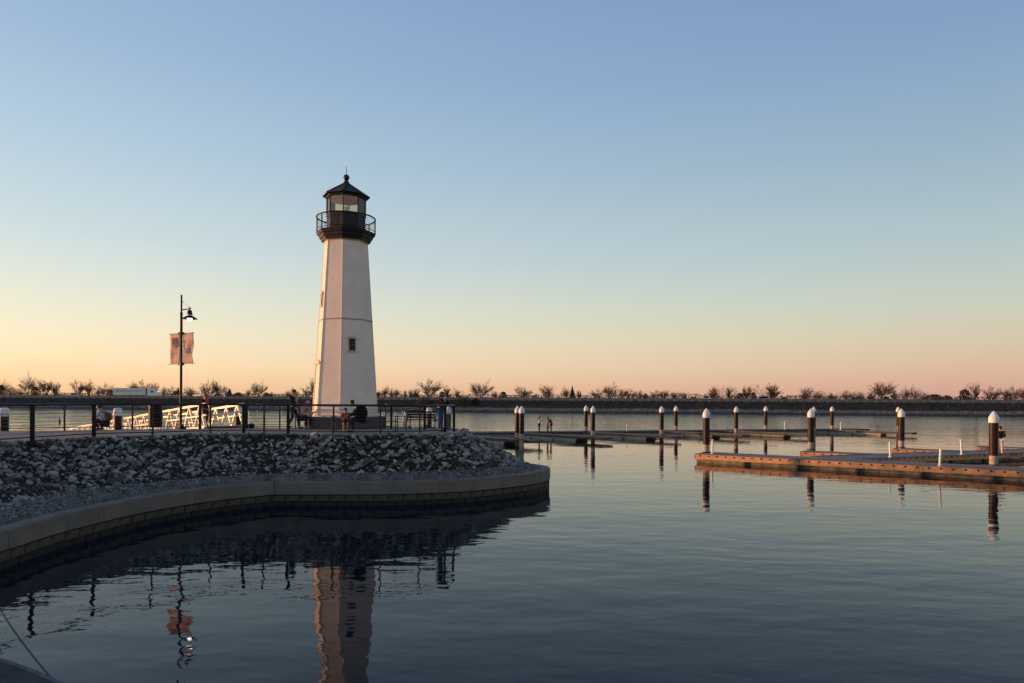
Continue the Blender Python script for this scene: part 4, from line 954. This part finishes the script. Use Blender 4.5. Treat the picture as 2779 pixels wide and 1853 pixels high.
# far marina
dock('dock', 'far main dock walkway running behind its fingers to the right', (-22, 64.2), (.943, .333), 70, 2.4, 0, 'floating docks', far=True)
ends = [(1.4, 57.3, 'leftmost far dock finger with the two close piles at its tip'), (7.9, 62.9, 'second far dock finger from the left, with one pile'), (14.8, 66, 'third far dock finger from the left, middle of the far marina'), (22.7, 70.3, 'fourth far dock finger from the left, behind the tall near pile'), (30.2, 72.5, 'fifth far dock finger from the left, partly behind a near pile'), (44.0, 78.3, 'last far dock finger at the right end of the far marina'), (-6, 53.5, 'far dock finger half hidden behind the stone point')]
for k, (x, y, lab) in enumerate(ends):
    # finger runs from the tip back to the main walkway
    fdv = Vector((fd[0], fd[1], 0)).normalized(); px, py = x, y
    mpt = Vector((-22, 64.2, 0)); mdv = Vector((.943, .333, 0)); nrm = Vector((-.333, .943, 0))
    t_ = (mpt - Vector((x, y, 0))).dot(nrm) / (-fdv).dot(nrm); t_ += .3
    st_ = Vector((x, y, 0)) - fdv * t_
    dock('dock', lab, (st_.x, st_.y), fd, t_, 1.5, -.03 - .004 * k, 'floating docks', far=True)
dock('dock', 'hidden landing dock at the foot of the gangway', (-40, 46.2), (.9, .2), 26, 2.6, -.02, 'floating docks')

# --- piles
def pile(label, x, y, top=3.27, r=.205, flat=False, low=True):
    t = thing('mooring_pile', label, 'pile', (x, y, 0), rnd.uniform(0, 6), 'white-capped dock piles')
    zc = top - .60
    q = MB(); q.lathe([(r, 1.0), (r, zc + .03)], 20); q.build('sleeve', M_pile, t, True)
    q = MB(); q.lathe([(r - .012, -1), (r - .012, 1.0)], 20); q.build('steel_tube', M_pilelow if low else M_pile, t, True)
    q = MB()
    if flat: q.lathe([(r + .03, zc), (r + .04, zc + .02), (r + .04, zc + .24), (r + .015, zc + .27), (r + .01, zc + .38), (r * .75, zc + .45), (.02, zc + .47)], 20)
    else: q.lathe([(r + .028, zc), (r + .035, zc + .02), (r + .03, zc + .27), (r * .92, zc + .36), (r * .45, zc + .52), (.012, top)], 20)
    q.build('cap', M_white, t, True)
    q = MB(); q.lathe([(r + .05, .5), (r + .05, .56)], 16); q.build('guide_collar', M_bolt, t); return t
def pbase(u, Y): a, _ = unroll(u, 1150); return a * Y / F, Y
for u, Y, lab in ((1917.3, 44.4, 'tall pile at the left tip of the nearest dock, blue smudge on cap'), (2697, 36.2, 'nearest and largest pile, at far right in front of the man'), (2201, 47.7, 'pile at the tip of the short dock finger, left of an overlapping cap'), (2446.5, 50.6, 'front pile of the overlapping pair at right'),
                  (1415.8, 57.6, 'right-hand pile of the two at the leftmost far finger'), (1404.3, 59.5, 'left-hand pile of the two at the leftmost far finger'), (1609.3, 64.8, 'front pile of the second far finger, right of its neighbour'), (1590.3, 75.5, 'pile at the back of the far walkway, left of the second finger pile'),
                  (1795.6, 68.3, 'pile at the tip of the third far finger'), (1834.5, 79.6, 'slim pile behind the far walkway right of the third finger pile'), (1998, 72.6, 'pile at the tip of the fourth far finger, right of the tall near pile'), (2078, 84.0, 'slim far pile between the fourth finger pile and the short dock pile'),
                  (2208.3, 75.5, 'far pile half hidden behind the pile of the short dock finger'), (2258, 85.5, 'slim far pile right of the short dock finger pile'), (2437.5, 83, 'rear pile of the overlapping pair at right')):
    x, y = pbase(u, Y); t = pile(lab, x, y)
    if u == 1917.3:
        q = MB()
        for a, z in ((.5, 2.78), (.62, 2.84), (.55, 2.90), (.75, 2.8), (.8, 2.88)): q.box((.24 * math.sin(a), -.24 * math.cos(a), z), (.06, .01, .03), rz=a)
        q.build('cap_scribble', mat('scribble_blue', (.12, .18, .35), .8), t); t.rotation_euler.z = 0
for u, Y, tp, lab in ((11.5, 36.5, 3.28, 'pile with flat white cap at the left edge behind the railing'), (319.8, 39.5, 3.27, 'pile with rounded white cap right of the crouching man'), (647, 44, 3.32, 'pile with white cap right of the gangway end'), (1164.5, 57, 3.22, 'left of two capped piles seen through the railing tip'), (1217, 57, 3.22, 'right capped pile seen between the leaning man and the railing end')):
    x, y = pbase(u, Y); pile(lab, x, y, tp, flat=u < 1200)
# --- small white pipes on the docks
def pedestal(label, base, h, lean):
    t = thing('dock_pipe', label, 'pipe', base, 0, 'white pipes standing on the docks')
    q = MB(); q.tube([(0, 0, 0), (lean, 0, h)], .058, 10); q.build('pipe', M_white, t, True)
    q = MB(); q.lathe([(.11, 0), (.11, .03), (.06, .04)], 12); q.build('flange', M_white, t)
    q = MB(); q.sphere((lean, 0, h), .06, 10, 6, sc=(1, 1, .5)); q.build('pipe_cap', M_white, t)
for u, v, vt, z, ln, lab in ((1933.5, 1231, 1193, .5, 0, 'white pipe beside the tall pile at the tip of the nearest dock'), (2550, 1265.5, 1219, .5, .05, 'white pipe on the nearest dock left of the largest pile'), (2416, 1241, 1199, .5, -.03, 'white pipe on the walkway under the overlapping piles'), (2610, 1233.5, 1193, .46, -.06, 'white pipe behind the walkway left of the man'),
                         (1701, 1170, 1150, .5, 0, 'tiny white pipe on the far walkway, leftmost'), (2130, 1166, 1144, .5, -.04, 'tiny white pipe on the far walkway, middle'), (2281.5, 1166.5, 1145, .5, 0, 'tiny white pipe on the far walkway, rightmost')):
    b = G(u, v, z); pedestal(lab, b, (v - vt) * b.y / F, ln)

# people on the docks
person('man in black top and white trousers on the dock behind the largest pile', G(2714, 1233.5, .46), R(60), 1.80, dict(elR=(.06, -.26, 1.14), wrR=(.16, -.12, 1.08)), (.015, .015, .018), (.62, .55, .52))
person('woman in white jacket and black leggings looking at her phone on the far dock', G(1463, 1174, .5), R(-10), 1.68, dict(elR=(.1, -.2, 1.14), wrR=(.26, -.08, 1.26), elL=(.1, .2, 1.14), wrL=(.26, .08, 1.26), hed=(.06, 0, 1.58), top=(.06, 0, 1.65)), (.62, .58, .55), (.02, .02, .025), longhair=True, phone=True)
person('adult in red jacket bending over a child on the far dock', G(1496, 1174.2, .5), R(180), 1.75, dict(spi=(.02, 0, 1.1), che=(.13, 0, 1.27), nek=(.26, 0, 1.38), hed=(.34, 0, 1.42), top=(.34, 0, 1.49), shL=(.12, .16, 1.33), shR=(.12, -.16, 1.33), elL=(.25, .2, 1.08), wrL=(.36, .1, .92), elR=(.25, -.2, 1.08), wrR=(.36, -.1, .92)), (.42, .03, .03), (.05, .02, .02), longhair=False)
person('child in pale top and green trousers fishing beside the adult in red', G(1486.5, 1174.6, .5), R(160), 1.3, dict(elR=(.1, -.2, 1.14), wrR=(.26, -.08, 1.1), elL=(.1, .2, 1.14), wrL=(.26, .08, 1.1)), (.40, .36, .33), (.06, .09, .04), hair=(.1, .05, .03))
person('distant figure in white on a lower dock seen through the promenade railing', Vector((G(1098, 1150, .5).x * 0 - 10.4, 68.9, .5)), R(-30), 1.7, dict(elR=(.06, -.22, 1.14), wrR=(.2, -.1, 1.3)), (.66, .52, .52), (.6, .45, .42))

# --- marker buoy and waterbirds
b = G(162, 1146, 0); t = thing('marker_buoy', 'small black and white marker buoy on the water behind the left railing', 'buoy', b)
MB().lathe([(.12, -.2), (.14, .1), (.12, .5)], 10).build('float_body', M_bolt, t); MB().lathe([(.12, .5), (.12, .85), (.05, 1.0)], 10).build('top_mark', M_white, t)
birds = [(1038, 1118, 'leftmost waterbird afloat right of the lighthouse'), (1047, 1116.5, 'second waterbird just right of the leftmost one'), (1096, 1119, 'left bird of the close pair between railing posts'), (1102, 1119, 'right bird of the close pair between railing posts'), (1076, 1126, 'lone waterbird nearer than the others right of the lighthouse'), (1174, 1119, 'waterbird just left of the leaning man'), (1179, 1117, 'waterbird beside the leaning man'), (678, 1116, 'waterbird right of the gangway, farther'), (703, 1120, 'waterbird farther right of the gangway'), (769, 1115, 'waterbird left of the standing man')]
bm0 = None
for u, v, lab in birds:
    b = G(u, v, 0); b.z = 0
    if b.y > 200: b = P(u, 1120, 190 + rnd.uniform(-10, 10)); b.z = 0
    t = thing('waterbird', lab, 'bird', b, rnd.uniform(-.6, .6) + math.pi, 'white waterbirds on the lake')
    q = MB(); q.sphere((0, 0, .22), .42, 10, 6, sc=(1.1, .6, .6)); q.build('body', M_white, t, True)
    q = MB(); q.tube([(.3, 0, .3), (.42, 0, .6), (.4, 0, .85)], [.12, .08, .07], 6); q.sphere((.42, 0, .92), .12, 8, 6); q.build('neck', M_white, t, True)
    q = MB(); q.tube([(.5, 0, .9), (.85, 0, .72)], [.05, .01], 6); q.build('bill', mat('bill_orange', (.6, .3, .08), .5), t)

# --- foreground rope, its posts, and an added unseen hall shading the far docks
r0 = P(186, 1893, 6.85); r1 = P(-75, 1530, 9.0)
rp = thing('mooring_rope', 'taut blue grey rope crossing the lower left corner above the water', 'rope', r0)
q = MB(); pts = [r0.lerp(r1, k / 16) - r0 + Vector((0, 0, -.10 * math.sin(math.pi * k / 16))) for k in range(17)]; q.tube(pts, .010, 8); q.build('strand', mat('rope_blue', (.06, .075, .12), .7, var=.2, scale=60, bump=.5), rp, True)
for p, lab in ((r0, 'short steel mooring post below the lower left corner'), (r1, 'short steel mooring post left of the view holding the rope')):
    t = thing('mooring_post', lab, 'post', (p.x, p.y, .75)); MB().tube([(0, 0, 0), (0, 0, p.z - .75 + .05)], .04, 10).build('shaft', M_steel, t); MB().sphere((0, 0, p.z - .68), .06, 10, 6).build('knob', M_steel, t)
mh = thing('added_shade_hall', 'low grey hall added left of the view to shade the far docks', 'shade blocker', (-115, 100, 0))
MB().box((0, 0, 2.4), (30, 68, 5.0)).build('wall', M_barrier, mh); MB().xprism([(-15.5, 4.9), (0, 6.5), (15.5, 4.9)], -34.4, 34.4).build('roof', M_dark, mh)
for k in range(6): MB().box((-12.5 + k * 5, -34.02, 2.1), (2.4, .08, 1.4)).build('window', M_wing, mh)
